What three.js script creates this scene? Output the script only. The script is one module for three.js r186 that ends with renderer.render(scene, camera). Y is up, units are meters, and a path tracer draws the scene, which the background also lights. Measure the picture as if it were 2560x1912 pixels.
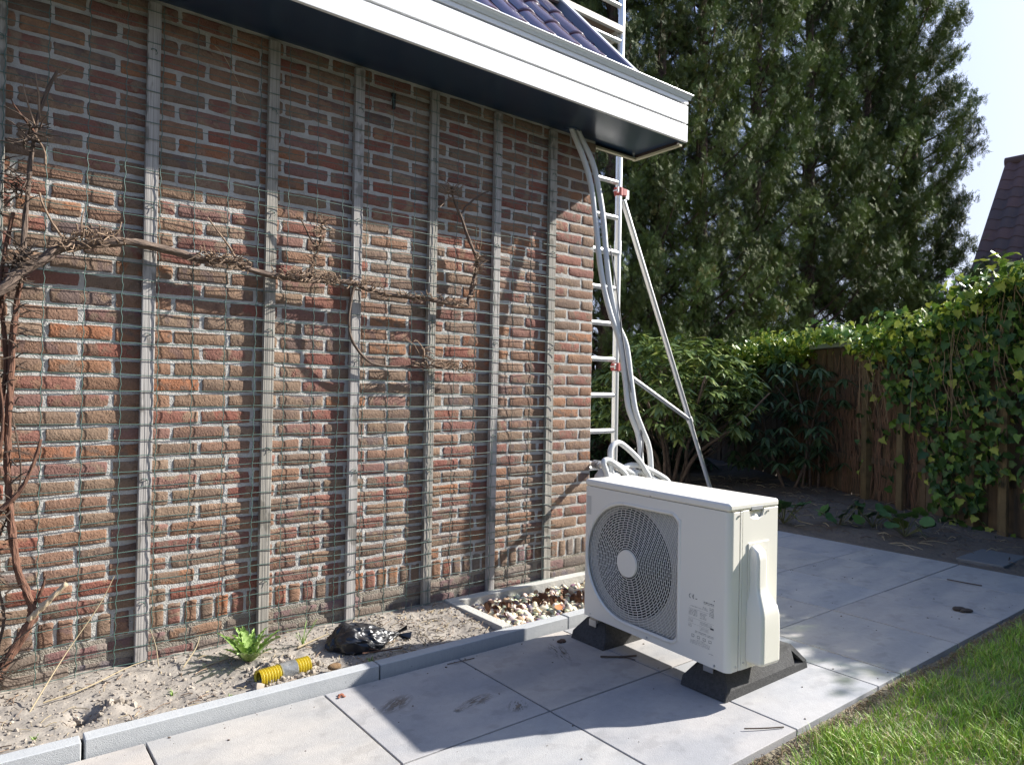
import * as THREE from 'three';
import { mergeGeometries } from 'three/addons/utils/BufferGeometryUtils.js';
import { RoundedBoxGeometry } from 'three/addons/geometries/RoundedBoxGeometry.js';
import { Brush, Evaluator, SUBTRACTION } from 'three-bvh-csg';

// ---------------------------------------------------------------- camera, sky, sun, exposure
const scene = new THREE.Scene();
const D2R = Math.PI / 180;
const V3 = (x, y, z) => new THREE.Vector3(x, y, z);
const camera = new THREE.PerspectiveCamera(57.13, 1024 / 764, 0.05, 400);
{
  const yaw = 38.082 * D2R, pitch = 0.405 * D2R, roll = 1.0655 * D2R;
  const f = V3(Math.sin(yaw) * Math.cos(pitch), Math.sin(pitch), -Math.cos(yaw) * Math.cos(pitch));
  const r = new THREE.Vector3().crossVectors(f, V3(0, 1, 0)).normalize(), u = new THREE.Vector3().crossVectors(r, f);
  const r2 = r.clone().multiplyScalar(Math.cos(roll)).addScaledVector(u, Math.sin(roll));
  const u2 = u.clone().multiplyScalar(Math.cos(roll)).addScaledVector(r, -Math.sin(roll));
  camera.position.set(0, 1.165, 3.1);
  camera.quaternion.setFromRotationMatrix(new THREE.Matrix4().makeBasis(r2, u2, f.clone().negate()));
}
scene.add(camera);
const SUN = V3(0.79, 0.545, 0.281).normalize();
{
  const W = 512, H = 256, data = new Float32Array(W * H * 4);
  for (let j = 0; j < H; j++) for (let i = 0; i < W; i++) {
    const el = ((j + 0.5) / H - 0.5) * Math.PI, az = ((i + 0.5) / W - 0.5) * 2 * Math.PI;
    const d = V3(Math.cos(az) * Math.cos(el), Math.sin(el), Math.sin(az) * Math.cos(el));
    const h = Math.max(0, d.y), t = Math.pow(1 - h, 3.2), g = Math.max(0, d.dot(SUN));
    const glow = 1.5 * Math.pow(g, 4) + 0.9 * Math.pow(g, 40);
    let c = [0.19 + 0.76 * t + glow, 0.39 + 0.63 * t + 0.97 * glow, 0.92 + 0.24 * t + 0.85 * glow];
    if (d.y < 0) { const k = Math.max(0, 1 + d.y * 6); c = c.map((v, n) => v * k + [0.16, 0.16, 0.13][n] * (1 - k)); }
    const o = (j * W + i) * 4; data[o] = c[0]; data[o + 1] = c[1]; data[o + 2] = c[2]; data[o + 3] = 1;
  }
  const sky = new THREE.DataTexture(data, W, H, THREE.RGBAFormat, THREE.FloatType);
  sky.mapping = THREE.EquirectangularReflectionMapping; sky.magFilter = sky.minFilter = THREE.LinearFilter; sky.needsUpdate = true;
  scene.background = sky; scene.environment = sky; scene.backgroundIntensity = 0.37; scene.environmentIntensity = 0.37;
}
const sun = new THREE.DirectionalLight(new THREE.Color(1.0, 0.96, 0.9), 5.0);
sun.position.copy(SUN).multiplyScalar(30).add(V3(2.5, 0, 0)); sun.target.position.set(2.5, 0, 0);
sun.castShadow = true; sun.shadow.mapSize.set(4096, 4096); sun.shadow.radius = 1.4;
Object.assign(sun.shadow.camera, { left: -10, right: 10, top: 10, bottom: -10, near: 1, far: 70 });
scene.add(sun, sun.target);
const renderer = new THREE.WebGLRenderer({ antialias: true });
renderer.setSize(1024, 764);
renderer.shadowMap.enabled = true; renderer.shadowMap.type = THREE.PCFSoftShadowMap;
renderer.toneMapping = THREE.LinearToneMapping;
renderer.toneMappingExposure = 2.28;

// ---------------------------------------------------------------- helpers
function mulberry(a) { return () => { a |= 0; a = (a + 0x6d2b79f5) | 0; let t = Math.imul(a ^ (a >>> 15), 1 | a); t = (t + Math.imul(t ^ (t >>> 7), 61 | t)) ^ t; return ((t ^ (t >>> 14)) >>> 0) / 4294967296; }; }
const rnd = mulberry(20240);
const rr = (a, b) => a + (b - a) * rnd();
const pick = (a) => a[Math.floor(rnd() * a.length)];
const lerp = (a, b, t) => a + (b - a) * t;
const clamp = (x, a = 0, b = 1) => Math.min(b, Math.max(a, x));
const sm = (a, b, x) => { const t = clamp((x - a) / (b - a)); return t * t * (3 - 2 * t); };
function h3(i, j, k) { let n = Math.imul(i, 374761393) + Math.imul(j, 668265263) + Math.imul(k, 2147483647 ^ 0x5bd1e995); n = Math.imul(n ^ (n >>> 13), 1274126177); return ((n ^ (n >>> 16)) >>> 0) / 4294967296; }
// value noise, periodic in p, q cells
function vn(x, y, p, q, s) {
  let i = Math.floor(x), j = Math.floor(y); const fx = x - i, fy = y - j, u = fx * fx * (3 - 2 * fx), v = fy * fy * (3 - 2 * fy);
  const a = ((i % p) + p) % p, b = (a + 1) % p, c = ((j % q) + q) % q, d = (c + 1) % q;
  return lerp(lerp(h3(a, c, s), h3(b, c, s), u), lerp(h3(a, d, s), h3(b, d, s), u), v);
}
function fbm(x, y, p, q, s, o = 5, g = 0.5) { let t = 0, a = 0.5, n = 0; for (let k = 0; k < o; k++) { t += a * vn(x, y, p, q, s + k * 17); n += a; x *= 2; y *= 2; p *= 2; q *= 2; a *= g; } return t / n; }
const BIG = 1 << 20;
const nz = (x, y, s, o = 4) => fbm(x + 1000, y + 1000, BIG, BIG, s, o) - 0.5;
function tex(w, h, fn, srgb = true) {
  const d = new Uint8Array(w * h * 4);
  for (let j = 0; j < h; j++) for (let i = 0; i < w; i++) {
    const c = fn(i / w, j / h, i, j), o = (j * w + i) * 4;
    if (typeof c === 'number') { d[o] = d[o + 1] = d[o + 2] = clamp(c) * 255; } else for (let n = 0; n < 3; n++) d[o + n] = 255 * (srgb ? Math.pow(clamp(c[n]), 1 / 2.2) : clamp(c[n]));
    d[o + 3] = 255;
  }
  const t = new THREE.DataTexture(d, w, h, THREE.RGBAFormat); t.wrapS = t.wrapT = THREE.RepeatWrapping; t.magFilter = THREE.LinearFilter; t.minFilter = THREE.LinearMipmapLinearFilter; t.generateMipmaps = true;
  if (srgb) t.colorSpace = THREE.SRGBColorSpace; t.needsUpdate = true; return t;
}
const mul = (c, k) => [c[0] * k, c[1] * k, c[2] * k];
const mixc = (a, b, t) => [lerp(a[0], b[0], t), lerp(a[1], b[1], t), lerp(a[2], b[2], t)];
const M = (o) => new THREE.MeshStandardMaterial(o);
const P = (o) => new THREE.MeshPhysicalMaterial(o);
const L3 = (r, g, b) => new THREE.Color().setRGB(r, g, b);
const names = {};
function numbered(n) { names[n] = (names[n] ?? -1) + 1; return names[n] ? n + '_' + String(names[n]).padStart(3, '0') : n; }
function mesh(name, geo, mat, parent) { const m = new THREE.Mesh(geo, mat); m.name = name; m.castShadow = m.receiveShadow = true; (parent ?? scene).add(m); if (!parent) m.name = numbered(name); return m; }
function group(name, x = 0, y = 0, z = 0) { const g = new THREE.Group(); g.name = numbered(name); g.position.set(x, y, z); scene.add(g); return g; }
function tag(o, label, category, grp) { Object.assign(o.userData, { label, category }); if (grp) o.userData.group = grp; return o; }
function struct(o) { o.userData.kind = 'structure'; return o; }
function stuff(o) { o.userData.kind = 'stuff'; return o; }
function boxUV(geo, s = 1, ou = 0, ov = 0) {   // uv in metres by facing
  const g = geo.index ? geo.toNonIndexed() : geo; const p = g.attributes.position, uv = new Float32Array(p.count * 2);
  const a = V3(), b = V3(), c = V3(), n = V3();
  for (let i = 0; i < p.count; i += 3) {
    a.fromBufferAttribute(p, i); b.fromBufferAttribute(p, i + 1); c.fromBufferAttribute(p, i + 2); n.crossVectors(b.clone().sub(a), c.clone().sub(a));
    const ax = Math.abs(n.x), ay = Math.abs(n.y), az = Math.abs(n.z);
    for (let k = 0; k < 3; k++) { const v = [a, b, c][k], o = (i + k) * 2; if (ay >= ax && ay >= az) { uv[o] = v.x; uv[o + 1] = v.z; } else if (ax >= az) { uv[o] = v.z; uv[o + 1] = v.y; } else { uv[o] = v.x; uv[o + 1] = v.y; } uv[o] = uv[o] * s + ou; uv[o + 1] = uv[o + 1] * s + ov; }
  }
  g.setAttribute('uv', new THREE.BufferAttribute(uv, 2)); return g;
}
const box = (w, h, d, x = 0, y = 0, z = 0) => new THREE.BoxGeometry(w, h, d).translate(x, y, z);
const rbox = (w, h, d, r, x = 0, y = 0, z = 0, seg = 2) => new RoundedBoxGeometry(w, h, d, seg, Math.min(r, w / 2.01, h / 2.01, d / 2.01)).translate(x, y, z);
// tapered tube through points; rad(t, angle) gives the radius
function tube(pts, rad, n = 24, m = 6, cap = true, closed = false) {
  const cv = new THREE.CatmullRomCurve3(pts.map((p) => (p.isVector3 ? p : V3(...p))), closed, 'catmullrom', 0.5);
  const P_ = [], T = []; for (let i = 0; i <= n; i++) { P_.push(cv.getPoint(i / n)); } for (let i = 0; i <= n; i++) T.push(P_[Math.min(n, i + 1)].clone().sub(P_[Math.max(0, i - 1)]).normalize());
  let N = Math.abs(T[0].y) < 0.9 ? V3(0, 1, 0) : V3(1, 0, 0); N.sub(T[0].clone().multiplyScalar(N.dot(T[0]))).normalize();
  const pos = [], idx = [], uv = []; let len = 0;
  const R = typeof rad === 'number' ? () => rad : rad;
  for (let i = 0; i <= n; i++) {
    N.sub(T[i].clone().multiplyScalar(N.dot(T[i]))).normalize(); const B = new THREE.Vector3().crossVectors(T[i], N);
    if (i) len += P_[i].distanceTo(P_[i - 1]);
    for (let k = 0; k <= m; k++) { const a = (k % m) / m * Math.PI * 2, r = R(i / n, a); pos.push(P_[i].x + (N.x * Math.cos(a) + B.x * Math.sin(a)) * r, P_[i].y + (N.y * Math.cos(a) + B.y * Math.sin(a)) * r, P_[i].z + (N.z * Math.cos(a) + B.z * Math.sin(a)) * r); uv.push(k / m, len); }
  }
  for (let i = 0; i < n; i++) for (let k = 0; k < m; k++) { const a = i * (m + 1) + k, b = a + 1, c = a + m + 1, d = c + 1; idx.push(a, b, c, b, d, c); }
  if (cap) for (const [i, s] of [[0, 1], [n, -1]]) { const c = pos.length / 3; pos.push(P_[i].x, P_[i].y, P_[i].z); uv.push(0.5, 0); for (let k = 0; k < m; k++) { const a = i * (m + 1) + k, b = a + 1; s > 0 ? idx.push(c, b, a) : idx.push(c, a, b); } }
  const g = new THREE.BufferGeometry(); g.setAttribute('position', new THREE.Float32BufferAttribute(pos, 3)); g.setAttribute('uv', new THREE.Float32BufferAttribute(uv, 2)); g.setIndex(idx); g.computeVertexNormals(); return g;
}
const rod = (a, b, r, m = 12) => tube([a, b], r, 1, m);
function plain(g) { const q = g.index ? g.toNonIndexed() : g; for (const k of Object.keys(q.attributes)) if (!['position', 'normal', 'uv'].includes(k)) q.deleteAttribute(k); return q; }
const merge = (list) => mergeGeometries(list.map(plain));
function gridGeo(x0, x1, z0, z1, nx, nz_, f, uvs = 1) {   // sheet over x,z with height f
  const pos = [], uv = [], idx = [];
  for (let j = 0; j <= nz_; j++) for (let i = 0; i <= nx; i++) { const x = lerp(x0, x1, i / nx), z = lerp(z0, z1, j / nz_); pos.push(x, f(x, z), z); uv.push(x * uvs, z * uvs); }
  for (let j = 0; j < nz_; j++) for (let i = 0; i < nx; i++) { const a = j * (nx + 1) + i, b = a + 1, c = a + nx + 1, d = c + 1; idx.push(a, c, b, b, c, d); }
  const g = new THREE.BufferGeometry(); g.setAttribute('position', new THREE.Float32BufferAttribute(pos, 3)); g.setAttribute('uv', new THREE.Float32BufferAttribute(uv, 2)); g.setIndex(idx); g.computeVertexNormals(); return g;
}
const ev = new Evaluator(); ev.useGroups = false; ev.attributes = ['position', 'normal', 'uv'];
function cut(g, ...tools) { let a = new Brush(g); a.updateMatrixWorld(); for (const t of tools) { const b = new Brush(t); b.updateMatrixWorld(); a = ev.evaluate(a, b, SUBTRACTION); } return a.geometry; }
const dummy = new THREE.Object3D();
function inst(name, geo, mat, n, place, parent, colour) {
  const im = new THREE.InstancedMesh(geo, mat, n); const c = new THREE.Color();
  for (let i = 0; i < n; i++) { dummy.position.set(0, 0, 0); dummy.rotation.set(0, 0, 0); dummy.scale.set(1, 1, 1); place(dummy, i); dummy.updateMatrix(); im.setMatrixAt(i, dummy.matrix); if (colour) { colour(c, i); im.setColorAt(i, c); } }
  im.name = parent ? name : numbered(name); im.castShadow = im.receiveShadow = true; (parent ?? scene).add(im); return stuff(im);
}

// ---------------------------------------------------------------- textures and materials
// handmade brick atlas: 4 x 8 bricks, each with its own mixture of clay tones
const clay = [[0.2, 0.132, 0.088], [0.235, 0.158, 0.108], [0.17, 0.112, 0.08], [0.26, 0.128, 0.068], [0.205, 0.09, 0.066], [0.215, 0.112, 0.088], [0.155, 0.105, 0.088], [0.255, 0.17, 0.105]];
const cellRnd = mulberry(77), cells = [];
for (let i = 0; i < 32; i++) cells.push([clay[Math.floor(cellRnd() * 3)], clay[Math.floor(cellRnd() * 8)], cellRnd() * 0.9 - 0.35, cellRnd() * 100]);
const creaseAt = (u, v, s) => { u *= 2; const w = fbm(u * 14, v * 14, BIG, BIG, s + 5, 3) - 0.5; const q = fbm(u * 24 + w * 4, v * 30 + w * 6, BIG, BIG, s + 9, 3) - 0.5; return Math.exp(-q * q * 1100) * sm(0.5, 0.66, fbm(u * 16, v * 16, BIG, BIG, s + 31, 2)); };
const brickMap = tex(1024, 1024, (u, v) => {
  const ci = Math.floor(u * 4), cj = Math.floor(v * 8), c = cells[cj * 4 + ci];
  const t = sm(0.38, 0.62, fbm(u * 26, v * 14, 26, 14, 300 + cj * 7 + ci, 3) + c[2] * 0.3);
  let k = mixc(c[0], c[1], t); const f = fbm(u * 240, v * 120, 240, 120, 3, 3), sp = vn(u * 500, v * 250, 500, 250, 8);
  k = mul(k, 0.78 + 0.44 * f); if (sp > 0.94) k = mul(k, 0.62); else if (sp < 0.035) k = mixc(k, [0.5, 0.42, 0.34], 0.5);
  return k;
});
const brickBump = tex(1024, 1024, (u, v) => 0.6 + 0.5 * (fbm(u * 150, v * 75, 150, 75, 21, 4) - 0.5) + 0.5 * (fbm(u * 40, v * 20, 40, 20, 61, 3) - 0.5) - 0.55 * creaseAt(u, v, 40), false);
const tints = [[1, 1, 1], [1.1, 1.04, 0.98], [0.9, 0.9, 0.92], [1.12, 0.94, 0.85], [1.05, 1.06, 1.04], [1.04, 0.9, 0.87]];
const brickMats = tints.map((t) => M({ map: brickMap, bumpMap: brickBump, bumpScale: 0.004, roughness: 0.93, color: L3(...t) }));
const dirtyMats = [[0.9, 1.08, 1.25], [1.0, 1.2, 1.45], [0.85, 0.98, 1.12]].map((t) => M({ map: brickMap, bumpMap: brickBump, bumpScale: 0.004, roughness: 0.97, color: L3(...t) }));
const sandBump = tex(512, 512, (u, v) => 0.5 + 0.7 * (fbm(u * 120, v * 120, 120, 120, 2, 3) - 0.5) + 0.45 * (fbm(u * 22, v * 22, 22, 22, 4, 3) - 0.5), false);
const mortarMap = tex(512, 512, (u, v) => { const a = fbm(u * 10, v * 10, 10, 10, 70, 4), b = fbm(u * 150, v * 150, 150, 150, 71, 2); return mixc([0.35, 0.34, 0.315], [0.49, 0.475, 0.44], clamp(0.5 * a + 0.5 * b + (a - 0.5))); });
mortarMap.repeat.set(1.7, 1.7); const mb = sandBump.clone(); mb.repeat.set(2.2, 2.2);
const mortarMat = M({ map: mortarMap, bumpMap: mb, bumpScale: 0.003, roughness: 1 });
const mortarDirty = M({ map: mortarMap, bumpMap: mb, bumpScale: 0.005, roughness: 1, color: L3(0.62, 0.57, 0.5) });
const slabMap = tex(1024, 1024, (u, v) => {   // broad cloudy bands drawn out along the slab, fine grain
  const s = fbm(u * 3, v * 10, 3, 10, 11, 4), c = fbm(u * 5, v * 5, 5, 5, 15, 4), g = vn(u * 512, v * 512, 512, 512, 5), f = fbm(u * 60, v * 60, 60, 60, 9, 3);
  let k = mixc([0.305, 0.307, 0.31], [0.4, 0.382, 0.36], sm(0.3, 0.7, 0.65 * s + 0.35 * c)); k = mul(k, 0.9 + 0.12 * f + 0.1 * (g - 0.5));
  const d = sm(0.63, 0.78, fbm(u * 14, v * 18, 14, 18, 33, 4)); return mixc(k, mul(k, 0.78), d * 0.6);
});
const fineBump = tex(256, 256, (u, v) => vn(u * 128, v * 128, 128, 128, 1) * 0.6 + 0.4 * vn(u * 64, v * 64, 64, 64, 2), false);
const grit = fineBump.clone(); grit.repeat.set(7, 7);
const slabMats = [[1.02, 1.0, 0.97], [0.97, 0.99, 1.03], [1.05, 1.0, 0.95], [0.95, 0.95, 0.97], [1, 1.01, 1.02]].map((t) => M({ map: slabMap, bumpMap: grit, bumpScale: 0.0009, roughness: 0.86, color: L3(...t) }));
const kerbMap = tex(512, 512, (u, v) => { const a = fbm(u * 8, v * 8, 8, 8, 41, 4), g = fbm(u * 140, v * 30, 140, 30, 42, 2), p = vn(u * 90, v * 90, 90, 90, 43); let k = mixc([0.33, 0.345, 0.355], [0.44, 0.45, 0.45], clamp(a * 0.7 + g * 0.4)); if (p > 0.965) k = mul(k, 0.6); return k; });
const kerbMat = M({ map: kerbMap, bumpMap: grit, bumpScale: 0.0012, roughness: 0.92 });
const kerbOld = M({ map: kerbMap, bumpMap: sandBump, bumpScale: 0.003, roughness: 0.95, color: L3(1.12, 1.06, 0.95) });
const soilMap = tex(1024, 1024, (u, v) => { const a = fbm(u * 9, v * 9, 9, 9, 51, 5), b = fbm(u * 120, v * 120, 120, 120, 53, 3), s = vn(u * 300, v * 300, 300, 300, 54); let k = mixc([0.175, 0.152, 0.128], [0.345, 0.31, 0.265], clamp(0.75 * a + 0.7 * b - 0.2)); if (s > 0.985) k = mul(k, 0.7); if (s < 0.015) k = mixc(k, [0.5, 0.45, 0.38], 0.6); return k; });
const soilBump = tex(512, 512, (u, v) => 0.5 + 0.9 * (fbm(u * 40, v * 40, 40, 40, 56, 5, 0.6) - 0.5), false);
const soilMat = M({ map: soilMap, bumpMap: soilBump, bumpScale: 0.0035, roughness: 1 });
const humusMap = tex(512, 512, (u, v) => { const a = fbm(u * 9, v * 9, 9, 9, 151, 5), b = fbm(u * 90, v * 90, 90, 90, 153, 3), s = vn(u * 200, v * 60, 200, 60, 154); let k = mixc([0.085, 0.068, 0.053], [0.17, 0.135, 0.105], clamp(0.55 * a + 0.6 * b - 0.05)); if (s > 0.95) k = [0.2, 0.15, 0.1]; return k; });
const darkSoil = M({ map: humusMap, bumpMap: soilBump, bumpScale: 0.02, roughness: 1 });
const woodMap = tex(256, 1024, (u, v) => {   // one batten: weathered grey timber, black mould towards the top end
  const g = fbm(u * 34, v * 9, 34, 9, 81, 4), w = fbm(u * 6, v * 20, 6, 20, 83, 3); let k = mixc([0.28, 0.255, 0.23], [0.5, 0.475, 0.445], clamp(g * 0.8 + w * 0.5 - 0.15));
  const line = sm(0.6, 0.72, vn(u * 60 + w * 4, v * 14, 60, 14, 88)); k = mixc(k, mul(k, 0.55), line * 0.5);
  const m = sm(0.5, 0.62, fbm(u * 3, v * 26, 3, 26, 85, 4) - 0.1); return mixc(k, [0.1, 0.088, 0.07], m * 0.6);
});
const woodBump = tex(256, 512, (u, v) => fbm(u * 40, v * 6, 40, 6, 81, 4), false);
const battenMat = M({ map: woodMap, bumpMap: woodBump, bumpScale: 0.002, roughness: 0.9 });
const battenMat2 = M({ map: woodMap, bumpMap: woodBump, bumpScale: 0.003, roughness: 0.9, color: L3(0.85, 0.84, 0.78) });
const boardMap = tex(256, 512, (u, v) => { const g = fbm(u * 30, v * 5, 30, 5, 91, 4), w = fbm(u * 5, v * 8, 5, 8, 93, 3); return mixc([0.06, 0.042, 0.025], [0.155, 0.108, 0.063], clamp(g * 0.7 + w * 0.7 - 0.2)); });
const boardMats = [[1, 1, 1], [1.15, 1.05, 0.9], [0.8, 0.78, 0.75], [1.2, 1.2, 0.9]].map((t) => M({ map: boardMap, bumpMap: woodBump, bumpScale: 0.004, roughness: 0.95, color: L3(...t) }));
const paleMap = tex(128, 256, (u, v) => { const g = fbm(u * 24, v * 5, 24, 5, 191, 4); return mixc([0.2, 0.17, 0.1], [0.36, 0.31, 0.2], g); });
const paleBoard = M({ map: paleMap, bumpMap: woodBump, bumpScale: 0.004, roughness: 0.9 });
const barkMap = tex(256, 512, (u, v) => { const g = fbm(u * 26, v * 7, 26, 7, 101, 4), w = fbm(u * 9, v * 5, 9, 5, 103, 3); return mixc([0.09, 0.06, 0.045], [0.36, 0.28, 0.21], clamp(g * 1.1 + w * 0.5 - 0.35)); });
const barkBump = tex(256, 512, (u, v) => fbm(u * 26, v * 7, 26, 7, 101, 4), false); barkMap.repeat.set(1, 5); barkBump.repeat.set(1, 5);
const vineMat = M({ map: barkMap, bumpMap: barkBump, bumpScale: 0.006, roughness: 0.95, color: L3(0.72, 0.68, 0.68) });
const vineRed = M({ map: barkMap, bumpMap: barkBump, bumpScale: 0.005, roughness: 0.9, color: L3(0.72, 0.46, 0.38) });
const twigMat = M({ map: barkMap, roughness: 0.95, color: L3(1.2, 1.1, 1.0) });
const strawMat = M({ color: L3(0.36, 0.29, 0.18), roughness: 0.9 });
const wireMat = M({ color: L3(0.07, 0.13, 0.11), roughness: 0.5 });
const whitePaint = P({ color: L3(0.8, 0.8, 0.79), roughness: 0.35, clearcoat: 0.2 });
const navy = P({ color: L3(0.016, 0.036, 0.07), roughness: 0.3, clearcoat: 0.4, clearcoatRoughness: 0.15 });
const zinc = M({ color: L3(0.7, 0.75, 0.78), roughness: 0.45, metalness: 0.1 });
const glaze = P({ color: L3(0.085, 0.035, 0.06), roughness: 0.22, clearcoat: 1, clearcoatRoughness: 0.06 });
const glaze2 = P({ color: L3(0.1, 0.04, 0.062), roughness: 0.25, clearcoat: 1, clearcoatRoughness: 0.1 });
const alu = M({ color: L3(0.78, 0.78, 0.77), roughness: 0.42, metalness: 0.75, bumpMap: fineBump, bumpScale: 0.0004 });
const redClamp = M({ color: L3(0.32, 0.06, 0.05), roughness: 0.6 });
const acWhite = P({ color: L3(0.8, 0.765, 0.68), roughness: 0.42, clearcoat: 0.15, clearcoatRoughness: 0.4 });
const acGrille = M({ color: L3(0.66, 0.635, 0.575), roughness: 0.5 });
const darkPlastic = M({ color: L3(0.012, 0.012, 0.014), roughness: 0.6 });
const steel = M({ color: L3(0.55, 0.55, 0.55), roughness: 0.35, metalness: 0.9 });
const rubberMap = tex(256, 256, (u, v) => { const s = vn(u * 128, v * 128, 128, 128, 7), f = fbm(u * 30, v * 30, 30, 30, 6, 3); return mul([0.052, 0.051, 0.05], 0.6 + f * 0.8 + (s > 0.9 ? 0.9 : 0)); });
rubberMap.repeat.set(4, 4); const rubberBump = fineBump.clone(); rubberBump.repeat.set(5, 5);
const rubber = M({ map: rubberMap, bumpMap: rubberBump, bumpScale: 0.002, roughness: 0.95 });
const hoseMat = M({ color: L3(0.62, 0.63, 0.62), roughness: 0.6, bumpMap: fineBump, bumpScale: 0.0008 });
const cableMat = M({ color: L3(0.16, 0.16, 0.16), roughness: 0.6 });

// ---------------------------------------------------------------- ground
struct(mesh('ground', gridGeo(-60, 90, -90, 40, 30, 30, () => -0.09, 1), M({ map: soilMap, color: L3(0.35, 0.38, 0.25), roughness: 1 })));
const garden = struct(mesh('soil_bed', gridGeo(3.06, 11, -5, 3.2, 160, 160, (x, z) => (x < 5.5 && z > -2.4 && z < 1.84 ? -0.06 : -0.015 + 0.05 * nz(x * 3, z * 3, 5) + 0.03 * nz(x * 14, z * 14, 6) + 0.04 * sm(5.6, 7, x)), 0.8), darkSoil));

// ---------------------------------------------------------------- patio
{
  const patio = struct(mesh('patio', boxUV(merge([box(5.75, 0.03, 1.22, 2.575 - 0.01, -0.05, 1.2), box(2.4, 0.03, 2.9, 4.25, -0.052, -0.84)])), M({ map: soilMap, roughness: 1, color: L3(0.55, 0.53, 0.5) })));
  const slabGeo = (w, d) => rbox(w - 0.006, 0.04, d - 0.006, 0.003, 0, 0, 0, 1);
  const put = (x0, x1, z0, z1) => {
    const g = boxUV(slabGeo(x1 - x0, z1 - z0), 0.8, rnd(), rnd()), m = mesh('paving_slab', g, pick(slabMats), patio);
    m.position.set((x0 + x1) / 2, -0.02 + rr(-0.0012, 0.0012), (z0 + z1) / 2); m.rotation.set(rr(-1, 1) * 0.0012, 0, rr(-1, 1) * 0.0012);
  };
  const X1 = [-0.725, -0.12, 0.485, 1.09, 1.695, 2.3, 2.905, 3.11], Z1 = [0.595, 1.195, 1.805];
  for (let i = 0; i < X1.length - 1; i++) for (let j = 0; j < 2; j++) put(X1[i], X1[i + 1], Z1[j], Z1[j + 1]);
  const X2 = [3.11, 3.71, 4.31, 4.91, 5.45], Z2 = [-1.81, -1.205, -0.605, -0.005, 0.595, 1.195, 1.805];
  for (let i = 0; i < X2.length - 1; i++) for (let j = 0; j < Z2.length - 1; j++) put(X2[i], X2[i + 1], Z2[j], Z2[j + 1]);
  // trodden mud prints on two slabs
  const blot = (seed, p) => { const t = tex(128, 128, (u, v) => { const dx = u - 0.5, dy = v - 0.5, r = Math.hypot(dx, dy) * 2.1; return clamp((1 - r) * 1.2) * sm(0.48, 0.6, fbm(u * 7, v * 16, 7, 16, seed, 4) + p) * 0.8; }, false); return t; };
  const spots = [[1.27, 0.83, 0.2, 0.1, 0.5, 1, 0.1], [1.52, 0.98, 0.2, 0.08, 0.2, 2, 0.02], [1.62, 1.1, 0.12, 0.09, 0.8, 3, 0], [1.43, 1.0, 0.06, 0.04, 0.2, 4, 0.08], [2.1, 0.8, 0.25, 0.1, 1.2, 5, -0.02]];
  for (const [x, z, w, d, a, s, p] of spots) { const g = new THREE.PlaneGeometry(w, d).rotateX(-Math.PI / 2); const m = mesh('mud_stain', g, M({ color: L3(0.19, 0.155, 0.12), roughness: 1, alphaMap: blot(400 + s * 13, p), transparent: true }), patio); m.position.set(x, 0.0035, z); m.rotation.y = a; m.castShadow = false; }
  // moss and dirt in the joints at the kerb
}
// ---------------------------------------------------------------- kerbs
function kerb(x0, x1, z0, z1, top, name, label, mat, grp) {
  const dx = x1 - x0, dz = z1 - z0, g = boxUV(rbox(dx - 0.004, 0.22, dz - 0.004, 0.004, 0, -0.11, 0, 2), 1.2, rnd(), rnd());
  const m = mesh(name, g, mat); m.position.set((x0 + x1) / 2, top, (z0 + z1) / 2); m.rotation.y = rr(-1, 1) * 0.003; return tag(m, label, 'kerb', grp);
}
kerb(-1.7, -0.69, 0.53, 0.59, 0.05, 'kerb_stone', 'grey kerb stone farthest from the outdoor unit beside the sandy soil', kerbMat, 'kerb stones along the paving');
kerb(-0.685, 0.312, 0.531, 0.592, 0.05, 'kerb_stone', 'grey kerb stone ending at the open joint below the leafless climber', kerbMat, 'kerb stones along the paving');
kerb(0.318, 1.328, 0.527, 0.588, 0.053, 'kerb_stone', 'sunlit grey kerb stone in front of the yellow pipe', kerbMat, 'kerb stones along the paving');
kerb(1.332, 2.348, 0.524, 0.584, 0.05, 'kerb_stone', 'shaded grey kerb stone in front of the black bag', kerbMat, 'kerb stones along the paving');
kerb(2.352, 3.1, 0.522, 0.582, 0.052, 'kerb_stone', 'grey kerb stone in front of the pebble bed, behind the rubber foot', kerbMat, 'kerb stones along the paving');
kerb(1.985, 2.045, 0.085, 0.522, 0.058, 'kerb_stone', 'old sandy concrete kerb stone closing the end of the pebble bed', kerbOld);
kerb(1.985, 3.1, 0.02, 0.083, 0.06, 'kerb_stone', 'concrete kerb stone against the wall behind the pebble bed', kerbOld);

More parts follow.
